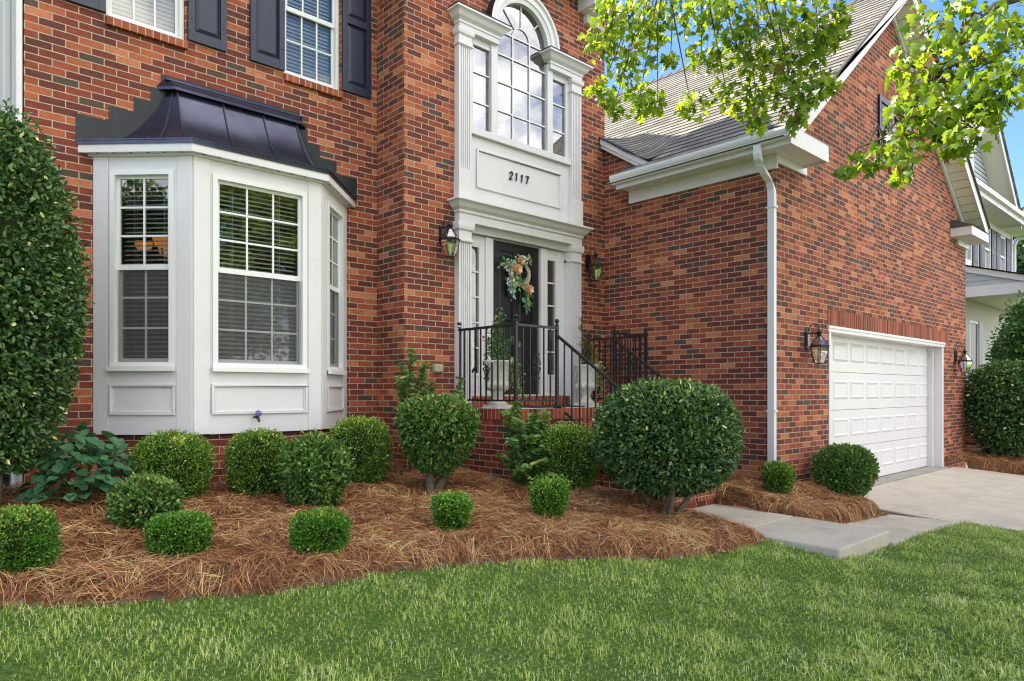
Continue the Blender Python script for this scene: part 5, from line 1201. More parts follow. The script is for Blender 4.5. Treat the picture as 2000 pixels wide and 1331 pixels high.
# lanky saplings against the brick
def sapling(x, y, label, shoots, Ll, Lw, mat, seed, name='leafy_shrub'):
    rg = np.random.default_rng(seed); g = G(x, y); r = empty(name, (x, y, g), 0, label, 'shrub', 'lanky shrubs by the porch'); P = []; D = []; A = []; b = MB()
    for (tx, ty, tz) in shoots:
        tip = np.array((tx-x, ty-y, tz-g)); b0 = np.array((rg.normal()*0.03, rg.normal()*0.03, 0)); md = b0*0.4+tip*0.55+np.array((rg.normal()*0.04, rg.normal()*0.04, 0.05)); n = int(14+np.linalg.norm(tip)*58)
        b.tube([b0, md, tip], [0.007, 0.005, 0.002], 5)
        for q in range(n):
            t = 0.22+0.78*q/n; pt = (1-t)**2*b0+2*t*(1-t)*md+t*t*tip
            for s in (0, pi):
                a = q*2.4+s+rg.normal()*0.3; P.append(pt); D.append((cos(a), sin(a), rg.uniform(-0.35, 0.45))); A.append(min(1, 0.1+0.55*rg.random()+0.35*max(0, t-0.6)/0.4))
    n2 = len(P); Nn = unit(np.array((0, 0, 1.0))+rg.normal(size=(n2, 3))*0.45)
    V, F = leaves(np.array(P), np.array(D), Nn, Ll*rg.uniform(0.55, 1.2, n2), Lw*rg.uniform(0.7, 1.15, n2), OVAL); foliage('foliage', [(V, F, np.repeat(A, 7))], M[mat], r); b.build('stem', M['twig'], r); return r
sapling(4.42, 6.38, 'lanky yellow green shrub growing up the brick near the outlet box', [(4.23, 6.35, 1.55), (4.31, 6.42, 1.72), (4.45, 6.45, 1.88), (4.55, 6.40, 1.66), (4.65, 6.32, 1.52), (4.37, 6.25, 1.38), (4.61, 6.20, 1.30), (4.21, 6.20, 1.20), (4.49, 6.10, 1.20), (4.33, 6.30, 1.58), (4.59, 6.35, 1.74), (4.51, 6.25, 1.45)], 0.072, 0.044, 'sapling', 51)
sapling(5.02, 5.28, 'lanky leafy shrub spreading in front of the porch brickwork', [(4.86, 5.30, 1.20), (5.02, 5.33, 1.30), (5.10, 5.22, 1.05), (5.24, 5.30, 1.16), (5.36, 5.26, 1.10), (4.78, 5.18, 0.92), (4.98, 5.05, 0.95), (5.20, 5.05, 0.85), (4.72, 5.30, 0.75), (5.05, 4.95, 0.7), (5.30, 5.10, 0.78), (4.88, 5.0, 0.66), (5.42, 5.30, 1.18), (5.14, 5.15, 1.18), (4.92, 5.2, 1.1), (5.28, 5.2, 0.98), (5.1, 4.9, 0.55), (4.78, 5.05, 0.6), (5.35, 5.0, 0.62)], 0.088, 0.05, 'sapling', 52)
sapling(5.02, 6.36, 'small leafy shoots at the foot of the railing post by the wall', [(4.98, 6.30, 1.42), (5.06, 6.34, 1.56), (5.10, 6.40, 1.36), (4.92, 6.35, 1.25)], 0.065, 0.036, 'sapling', 53)

# ------------------------------------------------------------------ planted urns on the porch
def urn(x, y, label, seed):
    r = empty('urn_planter', (x, y, PZ-0.005), 0, label, 'urn', 'cast stone urns by the front door'); rg = np.random.default_rng(seed)
    b = MB(); b.box(WX, -0.125, 0.125, -0.125, 0.125, 0.0, 0.045); b.lathe([(0.12, 0.045), (0.112, 0.06), (0.085, 0.085), (0.062, 0.115), (0.058, 0.15), (0.075, 0.17), (0.072, 0.185), (0.105, 0.215), (0.138, 0.26), (0.142, 0.30), (0.125, 0.325), (0.128, 0.34), (0.132, 0.42), (0.150, 0.50), (0.172, 0.535), (0.178, 0.55), (0.168, 0.56), (0.150, 0.55), (0.142, 0.50)], n=32)
    for k in range(16):
        a = 2*pi*k/16; b.tube([(0.106*cos(a), 0.106*sin(a), 0.215), (0.140*cos(a), 0.140*sin(a), 0.262), (0.143*cos(a), 0.143*sin(a), 0.30)], [0.012, 0.018, 0.010], 6)
    b.build('urn', M['stone'], r, smooth=True)
    b = MB(); b.lathe([(0.0, 0.52), (0.146, 0.52), (0.146, 0.515)], n=20); b.build('soil', M['soil'], r)
    return r, rg
def sprays(r, rg, pts, Ll, Lw, mat, name, n, tpl=OVAL, rnd=0.6, drop=0.0, amax=1.0):
    P = []; D = []; A = []
    for p0, p1, k in pts:
        p0 = np.array(p0, float); p1 = np.array(p1, float)
        for q in range(k):
            t = rg.random(); pt = p0*(1-t)+p1*t+rg.normal(size=3)*n; P.append(pt); d = unit(p1-p0)*0.6+rg.normal(size=3)*rnd+np.array((0, 0, -drop)); D.append(d); A.append(rg.random()*amax)
    k = len(P); Nn = unit(np.array((0, -0.5, 1.0))+rg.normal(size=(k, 3))*0.6)
    V, F = leaves(np.array(P), np.array(D), Nn, Ll*rg.uniform(0.6, 1.2, k), Lw*rg.uniform(0.7, 1.2, k), tpl); foliage(name, [(V, F, np.repeat(A, len(tpl[0])))], M[mat], r)
u1, rg = urn(5.43, 6.10, 'stone urn with a leafy upright shrub, red blossom and trailing ivy', 61)
sprays(u1, rg, [((0, 0, 0.5), (0.05, 0, 1.10), 130), ((0, 0, 0.5), (0.13, 0.03, 0.92), 90), ((0, 0, 0.55), (-0.14, 0, 0.80), 80), ((0, 0, 0.5), (0.22, -0.02, 0.84), 90), ((0, 0, 0.5), (-0.02, 0.08, 0.95), 110), ((0.2, 0, 0.8), (0.34, -0.03, 0.78), 14)], 0.055, 0.026, 'lit_shrub', 'upright_shrub', 0.028)
sprays(u1, rg, [((0.05, -0.08, 0.56), (0.22, -0.10, 0.50), 80), ((0.15, -0.08, 0.56), (0.24, -0.14, 0.15), 170), ((0.10, -0.12, 0.55), (0.17, -0.16, 0.25), 90)], 0.034, 0.028, 'ivy', 'trailing_ivy', 0.034, drop=0.5)
sprays(u1, rg, [((-0.1, -0.05, 0.55), (-0.22, -0.05, 0.66), 30)], 0.022, 0.014, 'azalea', 'fine_foliage', 0.03)
b = MB(); b.tube([(0, 0, 0.52), (0.01, 0, 0.8), (0.04, 0, 1.08)], [0.009, 0.006, 0.003], 6); b.tube([(0, 0, 0.52), (-0.12, 0, 0.68), (-0.25, -0.02, 0.80)], [0.004, 0.003, 0.002], 5); b.build('stem', M['twig'], u1)
sprays(u1, rg, [((-0.24, -0.03, 0.79), (-0.27, -0.03, 0.82), 10)], 0.024, 0.022, 'petal_red', 'blossom', 0.012)
u2, rg = urn(7.20, 6.28, 'stone urn with a dark feathery evergreen and trailing ivy', 62)
sprays(u2, rg, [((0, 0, 0.52), (-0.11, 0, 1.16), 170), ((0, 0, 0.52), (0.02, 0.02, 0.98), 170), ((0, 0, 0.52), (0.12, 0, 0.86), 110), ((0, 0, 0.52), (-0.16, -0.04, 0.74), 60), ((0, 0, 0.52), (0.2, -0.04, 0.74), 60)], 0.052, 0.012, 'conifer', 'evergreen', 0.022, DIAMOND)
sprays(u2, rg, [((0.0, -0.08, 0.56), (0.20, -0.10, 0.54), 80), ((0.14, -0.08, 0.57), (0.22, -0.10, 0.20), 140), ((-0.05, -0.1, 0.56), (0.08, -0.14, 0.50), 25)], 0.034, 0.028, 'ivy', 'trailing_ivy', 0.032, drop=0.5)
b = MB(); b.tube([(0, 0, 0.52), (-0.04, 0, 0.8), (-0.11, 0, 1.14)], [0.009, 0.006, 0.002], 6); b.build('stem', M['twig'], u2)

# ------------------------------------------------------------------ wreath on the door
wr = empty('door_wreath', (6.385, 6.765, 2.965), 0, 'twig wreath with peach flowers and silvery leaves hanging on the black door', 'wreath'); rg = np.random.default_rng(71)
b = MB()
for k in range(16):
    R = 0.165+rg.normal()*0.016; ph = rg.uniform(0, 6); am = 0.014
    b.tube([((R+am*sin(3*a+ph))*cos(a), -0.035+0.018*cos(2*a+ph), (R+am*sin(3*a+ph))*sin(a)) for a in np.linspace(0, 2*pi, 30, endpoint=False)], 0.0045, 5, closed=True)
b.build('ring', M['vine'], wr)
def wl(pts, k, Ll, Lw, mat, name, n, tpl=OVAL):
    P = []; D = []; A = []
    for (x0, z0), (x1, z1), q in pts:
        for i in range(q):
            t = rg.random(); P.append((x0+(x1-x0)*t+rg.normal()*n, -0.06+rg.normal()*0.02, z0+(z1-z0)*t+rg.normal()*n)); D.append((x1-x0+rg.normal()*0.16, -0.05+rg.normal()*0.06, z1-z0+rg.normal()*0.16)); A.append(rg.random())
    k = len(P); Nn = unit(np.array((0, -1.0, 0.3))+rg.normal(size=(k, 3))*0.4)
    V, F = leaves(np.array(P), np.array(D), Nn, Ll*rg.uniform(0.6, 1.2, k), Lw*rg.uniform(0.7, 1.2, k), tpl); foliage(name, [(V, F, np.repeat(A, len(tpl[0])))], M[mat], wr)
wl([((-0.05, 0.20), (0.16, 0.20), 40), ((-0.05, 0.18), (-0.26, 0.08), 26), ((-0.22, 0.05), (-0.24, -0.14), 30), ((-0.22, -0.10), (-0.13, -0.33), 46), ((-0.1, -0.1), (-0.19, -0.28), 26)], 0, 0.040, 0.032, 'eucalyptus', 'silver_leaves', 0.025)
wl([((-0.08, 0.14), (-0.33, 0.07), 18), ((-0.06, 0.02), (-0.16, -0.20), 26), ((0.0, -0.10), (0.02, -0.30), 16), ((0.08, -0.20), (0.14, -0.45), 34), ((0.0, 0.16), (0.12, 0.22), 10)], 0, 0.082, 0.050, 'wreath_green', 'green_leaves', 0.025)
for fx, fz, s in ((-0.035, 0.155, 0.062), (-0.10, 0.035, 0.078), (0.115, -0.215, 0.072)):
    P = []; D = []; A = []; Nn = []
    for ringk, (m, tilt, rr) in enumerate(((7, 0.25, 0.010), (6, 0.7, 0.006), (4, 1.4, 0.002))):
        for j in range(m):
            a = 2*pi*j/m+ringk*0.4+rg.normal()*0.1; P.append((fx+rr*cos(a), -0.085-0.006*ringk, fz+rr*sin(a))); D.append((cos(a), -tilt, sin(a))); Nn.append((-cos(a)*tilt, -1, -sin(a)*tilt)); A.append(0.15+0.3*ringk+0.25*rg.random())
    k = len(P); V, F = leaves(np.array(P), np.array(D), unit(np.array(Nn)), np.full(k, s), np.full(k, s*0.85), OVAL); foliage('flower', [(V, F, np.repeat(A, 7))], M['petal'], wr)

# ------------------------------------------------------------------ pine straw and grass
def ribbons(P, Dh, Ls, Wd, curve, lift, v, zf, segs=3):
    """flat ribbons laid on a surface"""
    n = len(P); t = np.linspace(-0.5, 0.5, segs+1); pts = []
    side = np.stack([-Dh[:, 1], Dh[:, 0]], -1)
    for k, q in enumerate(t):
        xy = P+Dh*(q*Ls)[:, None]+side*(curve*(q*q-0.08)*Ls)[:, None]
        z = zf(xy[:, 0], xy[:, 1])+lift[0]+lift[1]*q+lift[2]*(0.25-q*q); pts.append(np.concatenate([xy, z[:, None]], 1))
    pts = np.stack(pts, 1); roll = RNG.normal(size=n)*0.6
    w = np.concatenate([side*np.cos(roll)[:, None], np.sin(roll)[:, None]], 1)*Wd[:, None]
    taper = np.array([0.5]+[1]*(segs-1)+[0.35])
    V = np.stack([pts-w[:, None]*taper[None, :, None], pts+w[:, None]*taper[None, :, None]], 2).reshape(n, -1, 3)
    k = 2*(segs+1); f = np.array([(2*i, 2*i+1, 2*i+3, 2*i+2) for i in range(segs)]); F = (f[None]+(np.arange(n)*k)[:, None, None]).reshape(-1, 4)
    return V.reshape(-1, 3), F, np.repeat(v, k)
def sample_poly(poly, n, dens=None):
    p = np.array(poly); lo, hi = p.min(0), p.max(0); out = []
    while sum(map(len, out)) < n:
        q = RNG.uniform(lo, hi, (n*2, 2)); k = inpoly(q[:, 0], q[:, 1], poly)
        if dens is not None: k &= RNG.random(len(q)) < dens(q[:, 0], q[:, 1])
        out.append(q[k])
    return np.concatenate(out)[:n]
def straw(poly, n, near=None):
    P = sample_poly(poly, n, near); n = len(P)
    ang = 1.6*waves(P[:, 0]*0.9, P[:, 1]*0.9)+2.0*waves(P[:, 1]*2.1+3, P[:, 0]*2.1)+RNG.normal(size=n)*0.6
    d = edge_dist(P[:, 0], P[:, 1], poly)
    Dh = np.stack([np.cos(ang), np.sin(ang)], -1); Ls = RNG.uniform(0.07, 0.19, n); W_ = RNG.uniform(0.0006, 0.0012, n)*(1+0.10*np.hypot(P[:, 0], P[:, 1]))
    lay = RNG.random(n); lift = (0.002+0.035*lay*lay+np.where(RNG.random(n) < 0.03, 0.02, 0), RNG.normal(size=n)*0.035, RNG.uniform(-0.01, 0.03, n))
    v = np.clip(-0.06+0.72*lay+0.24*RNG.normal(size=n)+0.17*waves(P[:, 0]*1.3, P[:, 1]*1.3)+0.12*waves(P[:, 0]*5, P[:, 1]*5), 0, 1)  # low needles painted darker for the shade in the gaps
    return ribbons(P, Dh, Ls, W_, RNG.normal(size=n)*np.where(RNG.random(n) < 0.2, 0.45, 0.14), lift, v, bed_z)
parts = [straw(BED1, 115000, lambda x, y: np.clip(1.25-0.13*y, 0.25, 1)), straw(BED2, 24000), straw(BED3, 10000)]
k = 900; P = np.concatenate([np.stack([RNG.uniform(5.86, 6.95, 70), RNG.uniform(2.4, 4.15, 70)], -1), np.stack([RNG.uniform(7.0, 9.8, 260), 3.2-np.abs(RNG.normal(size=260))*0.20], -1)]); k = len(P); a = RNG.uniform(0, 6.3, k)   # stray needles on the concrete
czf = lambda X, Y: np.where(X < 6.97, 0.105+0.02*(Y-2.36), np.where(X < 9.155, -0.045*(X-6.97), drive_z(Y)))
ok = (P[:, 0] < 6.9) | (P[:, 1] > 2.4); P, a = P[ok], a[ok]; k = len(P)
parts.append(ribbons(P, np.stack([np.cos(a), np.sin(a)], -1), RNG.uniform(0.03, 0.12, k)*0.8, np.full(k, 0.0010), RNG.normal(size=k)*0.3, (0.004, 0, 0.004), RNG.uniform(0.2, 0.8, k), czf))
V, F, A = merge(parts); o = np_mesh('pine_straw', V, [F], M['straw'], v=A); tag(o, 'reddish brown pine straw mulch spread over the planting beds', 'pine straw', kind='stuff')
# a few dry leaves dropped on the straw
lp = sample_poly(BED1, 26); lp = lp[lp[:, 1] < 6]; k = len(lp); Pz = np.concatenate([lp, bed_z(lp[:, 0], lp[:, 1])[:, None]+0.045], 1)
V, F = leaves(Pz, np.concatenate([rdir(k)[:, :2], np.zeros((k, 1))], 1), unit(np.array((0, 0, 1.0))+RNG.normal(size=(k, 3))*0.35), RNG.uniform(0.03, 0.065, k), RNG.uniform(0.025, 0.04, k), OVAL)
o = np_mesh('fallen_leaves', V, [F], M['fallen'], v=np.repeat(RNG.random(k), 7)); tag(o, 'scattered dry tan leaves lying on the pine straw', 'fallen leaves', kind='stuff')

def lawn_ok(X, Y):
    k = ~any_bed(X, Y)
    for a, c, d, e in CONC: k &= ~((X > a-0.0) & (X < c+0.0) & (Y > d-0.0) & (Y < e+0.0))
    k &= ~((X > 9.13) & (X < 14.88) & (Y < 4.4)); k &= ~((X > 8.9) & (X < 9.3) & (Y > 2.36)); k &= ~((X > 0.9) & (X < 16.1) & (Y > 6.6)); k &= ~((X > 8.1) & (X < 16.0) & (Y > 4.0))
    k &= Y > -2
    return k
def grass(n, box, hmin, hmax, wscale=1.0):
    P = RNG.uniform((box[0], box[2]), (box[1], box[3]), (n, 2)); d = np.hypot(P[:, 0], P[:, 1]); k = lawn_ok(P[:, 0], P[:, 1]) & (d > 1.6); P = P[k]; d = d[k]
    # tufts: pull blades towards clump centres
    cell = 0.045; c = (np.floor(P/cell)+0.5)*cell+0.018*np.stack([np.sin(P[:, 0]//cell*12.9+P[:, 1]//cell*78.2), np.cos(P[:, 0]//cell*39.3+P[:, 1]//cell*11.1)], -1)
    P2 = P*0.55+c*0.45; n = len(P2); z = th(P2[:, 0], P2[:, 1])
    w1 = waves(P2[:, 0]*1.5+4, P2[:, 1]*1.5); w2 = waves(P2[:, 0]*4.3, P2[:, 1]*4.3+2)
    h = RNG.uniform(hmin, hmax, n)*(1+0.30*w2)*(1+0.2*w1); a = RNG.uniform(0, 2*pi, n); lean = RNG.uniform(0.15, 1.25, n); lean = np.where(RNG.random(n) < 0.12, RNG.uniform(1.3, 1.9, n), lean)
    comb = 0.9*w1; dx = np.cos(a)*0.9+np.cos(comb*1.6)*0.4; dy = np.sin(a)*0.9+np.sin(comb*1.6)*0.4; D = np.stack([dx, dy], -1); D /= np.linalg.norm(D, axis=1, keepdims=True)+1e-6
    side = np.stack([-D[:, 1], D[:, 0], np.zeros(n)], -1)
    W_ = RNG.uniform(0.0010, 0.0022, n)*wscale
    p0 = np.concatenate([P2, z[:, None]-0.004], 1); up = np.array((0, 0, 1.0)); Dz = np.concatenate([D, np.zeros((n, 1))], 1)
    p1 = p0+up*(h*0.55)[:, None]+Dz*(h*lean*0.25)[:, None]; p2 = p0+up*(h*np.maximum(0.12, 1.0-0.48*lean))[:, None]+Dz*(h*lean*0.95)[:, None]
    s = side*W_[:, None]
    V = np.stack([p0-s, p0+s, p1-s*0.9, p1+s*0.9, p2], 1).reshape(-1, 3); i = (np.arange(n)*5)[:, None]
    Q = i+np.array([0, 1, 3, 2]); T = i+np.array([2, 3, 4])
    v = np.clip(0.42+0.29*RNG.normal(size=n)+0.13*w1+0.12*w2, 0, 0.9); dry = RNG.random(n) < np.clip(0.09+0.12*np.maximum(0, waves(P2[:, 0]*1.1+9, P2[:, 1]*2.2)), 0, 0.35); v = np.where(dry, RNG.uniform(0.86, 1.0, n), v)
    return V, Q, T, np.repeat(v, 5)
gs = [grass(330000, (-0.6, 9.2, 0.2, 5.2), 0.016, 0.052), grass(60000, (-2.5, 0.4, 1.0, 6.0), 0.03, 0.07, 1.3), grass(80000, (2.5, 9.2, -1.8, 1.6), 0.03, 0.07, 1.4), grass(60000, (14.9, 24, 1.5, 10), 0.05, 0.10, 2.6)]
# taller fringe along the bed edge
Vs = []; Qs = []; Ts = []; As = []; o_ = 0
for V, Q, T, A in gs: Vs.append(V); Qs.append(Q+o_); Ts.append(T+o_); As.append(A); o_ += len(V)
o = np_mesh('grass', np.concatenate(Vs), [np.concatenate(Qs), np.concatenate(Ts)], M['grass'], v=np.concatenate(As)); tag(o, 'green lawn grass with pale dry blades mixed in', 'grass', kind='stuff')
# ------------------------------------------------------------------ maple hanging over the drive
SPRAYS_A = [(4.22,3.32,4.27,.23),(4.19,3.47,4.13,.18),(4.33,3.35,3.95,.22),(4.18,3.49,3.73,.12),(4.48,3.35,3.69,.15),(4.25,3.42,3.59,.09),(4.68,3.3,4.41,.25),(4.58,3.25,3.67,.09),(4.92,3.07,4.45,.25),(5.04,2.83,4.42,.24),(5.01,3.13,4.13,.15),(5.13,2.88,4.17,.23),(5.22,2.66,4.28,.24),(5.23,2.38,4.21,.23),(5.28,2.74,4.0,.23),(5.27,2.48,3.95,.2),(5.31,2.3,4.02,.16),(4.86,3.13,3.7,.13),(5.07,2.93,3.78,.16),(5.25,2.77,3.7,.18),(5.27,2.48,3.67,.18),(5.33,2.29,3.73,.14),(5.25,2.77,3.55,.09),(5.28,2.46,3.49,.08),(5.3,2.18,4.08,.11),(5.33,2.15,4.2,.1),(4.74,3.24,4.06,.07),(4.52,3.31,4.24,.16)]
SPRAYS_B = [(4.78,1.3,3.69,.22),(4.7,1.1,3.55,.23),(4.59,.93,3.36,.2),(4.77,1.44,3.59,.16),(4.68,1.25,3.43,.21),(4.6,1.05,3.24,.23),(4.48,.9,3.07,.14),(4.73,1.34,3.29,.18),(4.73,1.48,3.4,.14),(4.75,1.57,3.4,.08),(4.61,1.18,3.08,.18),(4.6,1.33,3.07,.17),(4.7,1.5,3.18,.14),(4.59,1.47,2.98,.14),(4.62,1.31,2.9,.14),(4.7,1.65,2.95,.08),(4.67,1.67,2.84,.08),(4.69,1.76,2.89,.07),(4.64,1.83,2.81,.06),(4.59,1.47,2.83,.12),(4.57,1.49,2.71,.07),(4.54,1.11,2.87,.13),(4.59,1.06,2.97,.1),(4.59,1.2,2.8,.09),(4.55,.97,2.97,.11),(4.58,1.07,3.07,.13)]
rg = np.random.default_rng(81)
mt = empty('maple_tree', (6.9, -1.1, -0.2), 0, 'maple tree with sunlit lobed leaves hanging over the drive', 'tree'); o0 = np.array((6.9, -1.1, -0.2))
b = MB(); bw = MB()
def limb(p, r0, r1, n=6, tgt=None):
    (tgt or b).tube([np.array(q)-o0 for q in p], [r0+(r1-r0)*k/(len(p)-1) for k in range(len(p))], n)
limb([(6.9, -1.1, -0.4), (6.92, -1.08, 1.2), (6.85, -1.0, 2.6), (6.8, -0.9, 4.2), (6.9, -0.9, 5.6), (6.95, -1.0, 7.0)], 0.17, 0.04, 12)
b.build('trunk', M['bark'], mt, smooth=True)
P = []; D = []; A = []
limbA = [(6.8, -0.9, 4.0), (6.3, 0.3, 4.75), (5.75, 1.6, 5.0), (5.2, 2.6, 4.95), (4.6, 3.2, 4.75)]
limbB = [(6.85, -1.0, 3.2), (6.1, -0.2, 3.85), (5.4, 0.6, 3.9), (4.95, 1.1, 3.7), (4.72, 1.35, 3.3), (4.66, 1.62, 2.98)]
limb(limbA, 0.055, 0.012, tgt=bw); limb(limbB, 0.045, 0.006, tgt=bw)
def nearest(pt, line):
    best = None
    for a, c in zip(line, line[1:]):
        for t in np.linspace(0, 1, 9):
            q = np.array(a)*(1-t)+np.array(c)*t; d = np.linalg.norm(q-pt)+0.25*max(0, pt[2]-q[2])
            if best is None or d < best[0]: best = (d, q)
    return best[1]
def spray(c, r, line, dens=1.0, size=0.088):
    c = np.array(c); q = nearest(c, line); m = (c+q)/2+np.array((0, 0, 0.10))+rg.normal(size=3)*0.03
    limb([q, m, c], 0.010, 0.003, 5, bw)
    tips = [c+unit(rg.normal(size=3)*np.array((1, 1, 0.8)))*r*0.85 for _ in range(max(3, int(r*30)))]
    for tp in tips: limb([c, (c+tp)/2+np.array((0, 0, 0.02)), tp], 0.0035, 0.0015, 4, bw)
    n = int(dens*(26+1900*r*r))
    for _ in range(n):
        d = unit(rg.normal(size=3)); p = c+d*r*rg.random()**0.45*np.array((1, 1, 0.95)); P.append(p); D.append((rg.normal()*0.55+0.2*d[0], rg.normal()*0.55+0.2*d[1], -0.75+rg.normal()*0.35)); A.append(rg.random()*0.93 if rg.random() > 0.02 else 1.0)
for x, y, z, r in SPRAYS_A: spray((x, y, z), r, limbA, 1.0, 0.085)
for x, y, z, r in SPRAYS_B: spray((x, y, z), r, limbB, 0.72 if x < 4.69 else 0.40, 0.085)
nl = len(P); P_ = np.array(P)-o0; Nn = unit(rg.normal(size=(nl, 3))*0.8+np.array((-0.2, 0.35, 0.55)))
V, F = leaves(P_, np.array(D), Nn, 0.058*rg.uniform(0.6, 1.35, nl), 0.062*rg.uniform(0.65, 1.2, nl), MAPLE)
parts = [(V, F, np.repeat(A, 13))]
# the rest of the crown, above and behind the viewer
P = []; D = []; A = []
for k in range(190):
    d = unit(rg.normal(size=3)); c = np.array((7.2, -2.0, 5.7))+d*np.array((3.6, 3.0, 2.0))*rg.random()**0.4
    f = 0.68*c[0]+0.733*c[1]
    if (c[1] > 0.10*c[0]-0.5 and c[2]-1.4 < 0.72*max(f, 0.1)+0.5) or c[2] < 3.6: continue
    m = np.array((6.9, -1.0, min(7.5, max(3.5, c[2]-0.8)))); limb([m, (m+c)/2+np.array((0, 0, 0.2)), c], 0.022, 0.006, 5, bw)
    for _ in range(60):
        P.append(c+rg.normal(size=3)*0.33); D.append((rg.normal()*0.6, rg.normal()*0.6, -0.6)); A.append(rg.random()*0.9)
nl = len(P); V, F = leaves(np.array(P)-o0, np.array(D), unit(rg.normal(size=(nl, 3))*0.7+np.array((0, 0.2, 0.6))), 0.13*rg.uniform(0.6, 1.2, nl), 0.14*rg.uniform(0.7, 1.2, nl), MAPLE)
parts.append((V, F, np.repeat(A, 13)))
foliage('crown', parts, M['maple'], mt); bw.build('branch', M['twig'], mt)

# trees across the street: what the windows mirror
def tree(x, y, zb, h, R, label, n, seed, mat='tree_leaf', ls=0.26, group=None, name='street_tree', tr=0.16):
    rg = np.random.default_rng(seed); r = empty(name, (x, y, zb), 0, label, 'tree', group); b = MB()
    b.tube([(0, 0, -0.3), (0.05, 0, h*0.25), (0, 0.05, h*0.55), (0.05, 0, h*0.9)], [tr, tr*0.8, tr*0.5, 0.02], 8)
    P = []; A = []; D = []
    for k in range(n):
        d = unit(rg.normal(size=3)); c = np.array((0, 0, h*0.62))+d*np.array((R, R, h*0.36))*rg.uniform(0.35, 1.0)
        m = np.array((0, 0, max(h*0.25, c[2]*0.75))); b.tube([m, (m+c)/2+np.array((0, 0, 0.15)), c], [0.035, 0.02, 0.008], 5); cl = rg.random()*0.5
        for _ in range(55): P.append(c+rg.normal(size=3)*R*0.15); D.append(unit(rg.normal(size=3))+np.array((0, 0, -0.3))); A.append(cl+0.5*rg.random())
    k = len(P); V, F = leaves(np.array(P), np.array(D), unit(rg.normal(size=(k, 3))+np.array((0, 0, 0.8))), ls*rg.uniform(0.6, 1.2, k), ls*0.6*rg.uniform(0.7, 1.2, k), OVAL)
    foliage('crown', [(V, F, np.repeat(np.clip(A, 0, 1), 7))], M[mat], r); b.build('trunk', M['bark'], r, smooth=True)
tree(3.0, -19, -0.7, 8.5, 3.4, 'leafy green tree across the street, mirrored in the wide bay window', 130, 91, 'lit_shrub', group='trees across the street')
tree(11.5, -18, -0.7, 7.5, 3.0, 'lowest rounded green tree across the street, opposite the driveway', 110, 92, 'lit_shrub', group='trees across the street')
tree(-6.0, -17, -0.7, 9.0, 3.6, 'broadest green tree across the street, opposite the tall holly', 120, 93, 'tree_leaf', group='trees across the street')
tree(-13, 3.0, 0.1, 7.5, 2.6, 'leafy tree in the side yard, mirrored in the bay window pane by the holly', 90, 96, 'lit_shrub', name='yard_tree')
tree(44, 9.5, 0.4, 9.6, 3.4, 'dark leafy tree far behind the white neighbouring house', 150, 94, 'tree_leaf', name='distant_tree', ls=0.34)
tree(48, 4.0, 0.4, 8.0, 3.2, 'distant tree low against the sky beyond the light green shrub', 120, 95, 'tree_leaf', name='distant_tree', ls=0.34)

# shrubs by the neighbouring house
holly(16.20, 3.35, 'dark round clipped shrub on the straw just past the garage corner', (16.32, 3.43, 1.04), (0.78, 0.78, 0.90), 10500, 34, [((16.2, 3.35, 0), (16.1, 3.4, 0.7)), ((16.3, 3.4, 0), (16.5, 3.4, 0.7))], taper=0.28, name='round_shrub', cat='shrub', Ll=0.075, Lw=0.042, g=0.05, amp=0.07)
holly(18.75, 3.05, 'tall pale green shrub behind the dark clipped one, before the neighbouring porch', (18.85, 3.0, 1.75), (1.25, 1.2, 1.75), 15000, 35, [((18.7, 3.0, 0), (18.8, 3.0, 1.2))], name='tall_shrub', cat='shrub', mat='lit_shrub', Ll=0.10, Lw=0.05, g=0.08, amp=0.10, sprout=0.12, e=2.2)

# ------------------------------------------------------------------ neighbouring house
NH = empty('siding_house', (21.5, 6.0, 0.0), 0, 'white and blue grey neighbouring house with navy shutters and a front porch', 'house'); bpy.context.view_layer.update(); NI = NH.matrix_world.inverted()
def npart(mb, name, mats, **k):
    o = mb.build(name, mats, None, **k); o.parent = NH; o.matrix_parent_inverse = NI; return o
fn = FY(5.0)
NW = [(20.55-1.25, 19.95), (21.50, 22.10), (23.08, 23.68)]
NW[0] = (19.75, 20.35)
b = MB(); wall(b, fn, [17.0, 24.22], 0.0, lambda u: 5.95, [(u0, u1, 4.60, 5.72) for u0, u1 in NW], 0.08)
wall(b, Fr(17.0, 14, 0, -1), [0, 9], 0.0, lambda u: 5.95, [], 0); npart(b, 'wall', M['white'])
b = MB()
for k in range(26):
    z = 0.6+k*0.2
    if z > 5.8: break
    b.face([fn.p(17,-.012,z), fn.p(24.2,-.012,z), fn.p(24.2,-.002,z+.2), fn.p(17,-.002,z+.2)]) if False else None
for u0, u1 in NW:
    b = MB(); b.frame(fn, u0, u1, 4.60, 5.72, 0.05, -0.01, 0.07); b.box(fn, u0+.05, u1-.05, 0.0, 0.05, 5.13, 5.18); f = npart(b, 'window', M['vinyl'])
    b = MB(); b.face([fn.p(u0,0.05,4.6), fn.p(u1,0.05,4.6), fn.p(u1,0.05,5.13), fn.p(u0,0.05,5.13)]); g = npart(b, 'lower_pane', M['screen_frame']); under(g, f)
    b = MB(); b.face([fn.p(u0,0.05,5.18), fn.p(u1,0.05,5.18), fn.p(u1,0.05,5.7), fn.p(u0,0.05,5.7)]); g = npart(b, 'upper_pane', M['glass_up']); under(g, f)
    b = MB(); b.box(fn, u0, u1, 0.10, 0.11, 4.6, 5.72); g = npart(b, 'blind', M['blind_up']); under(g, f)
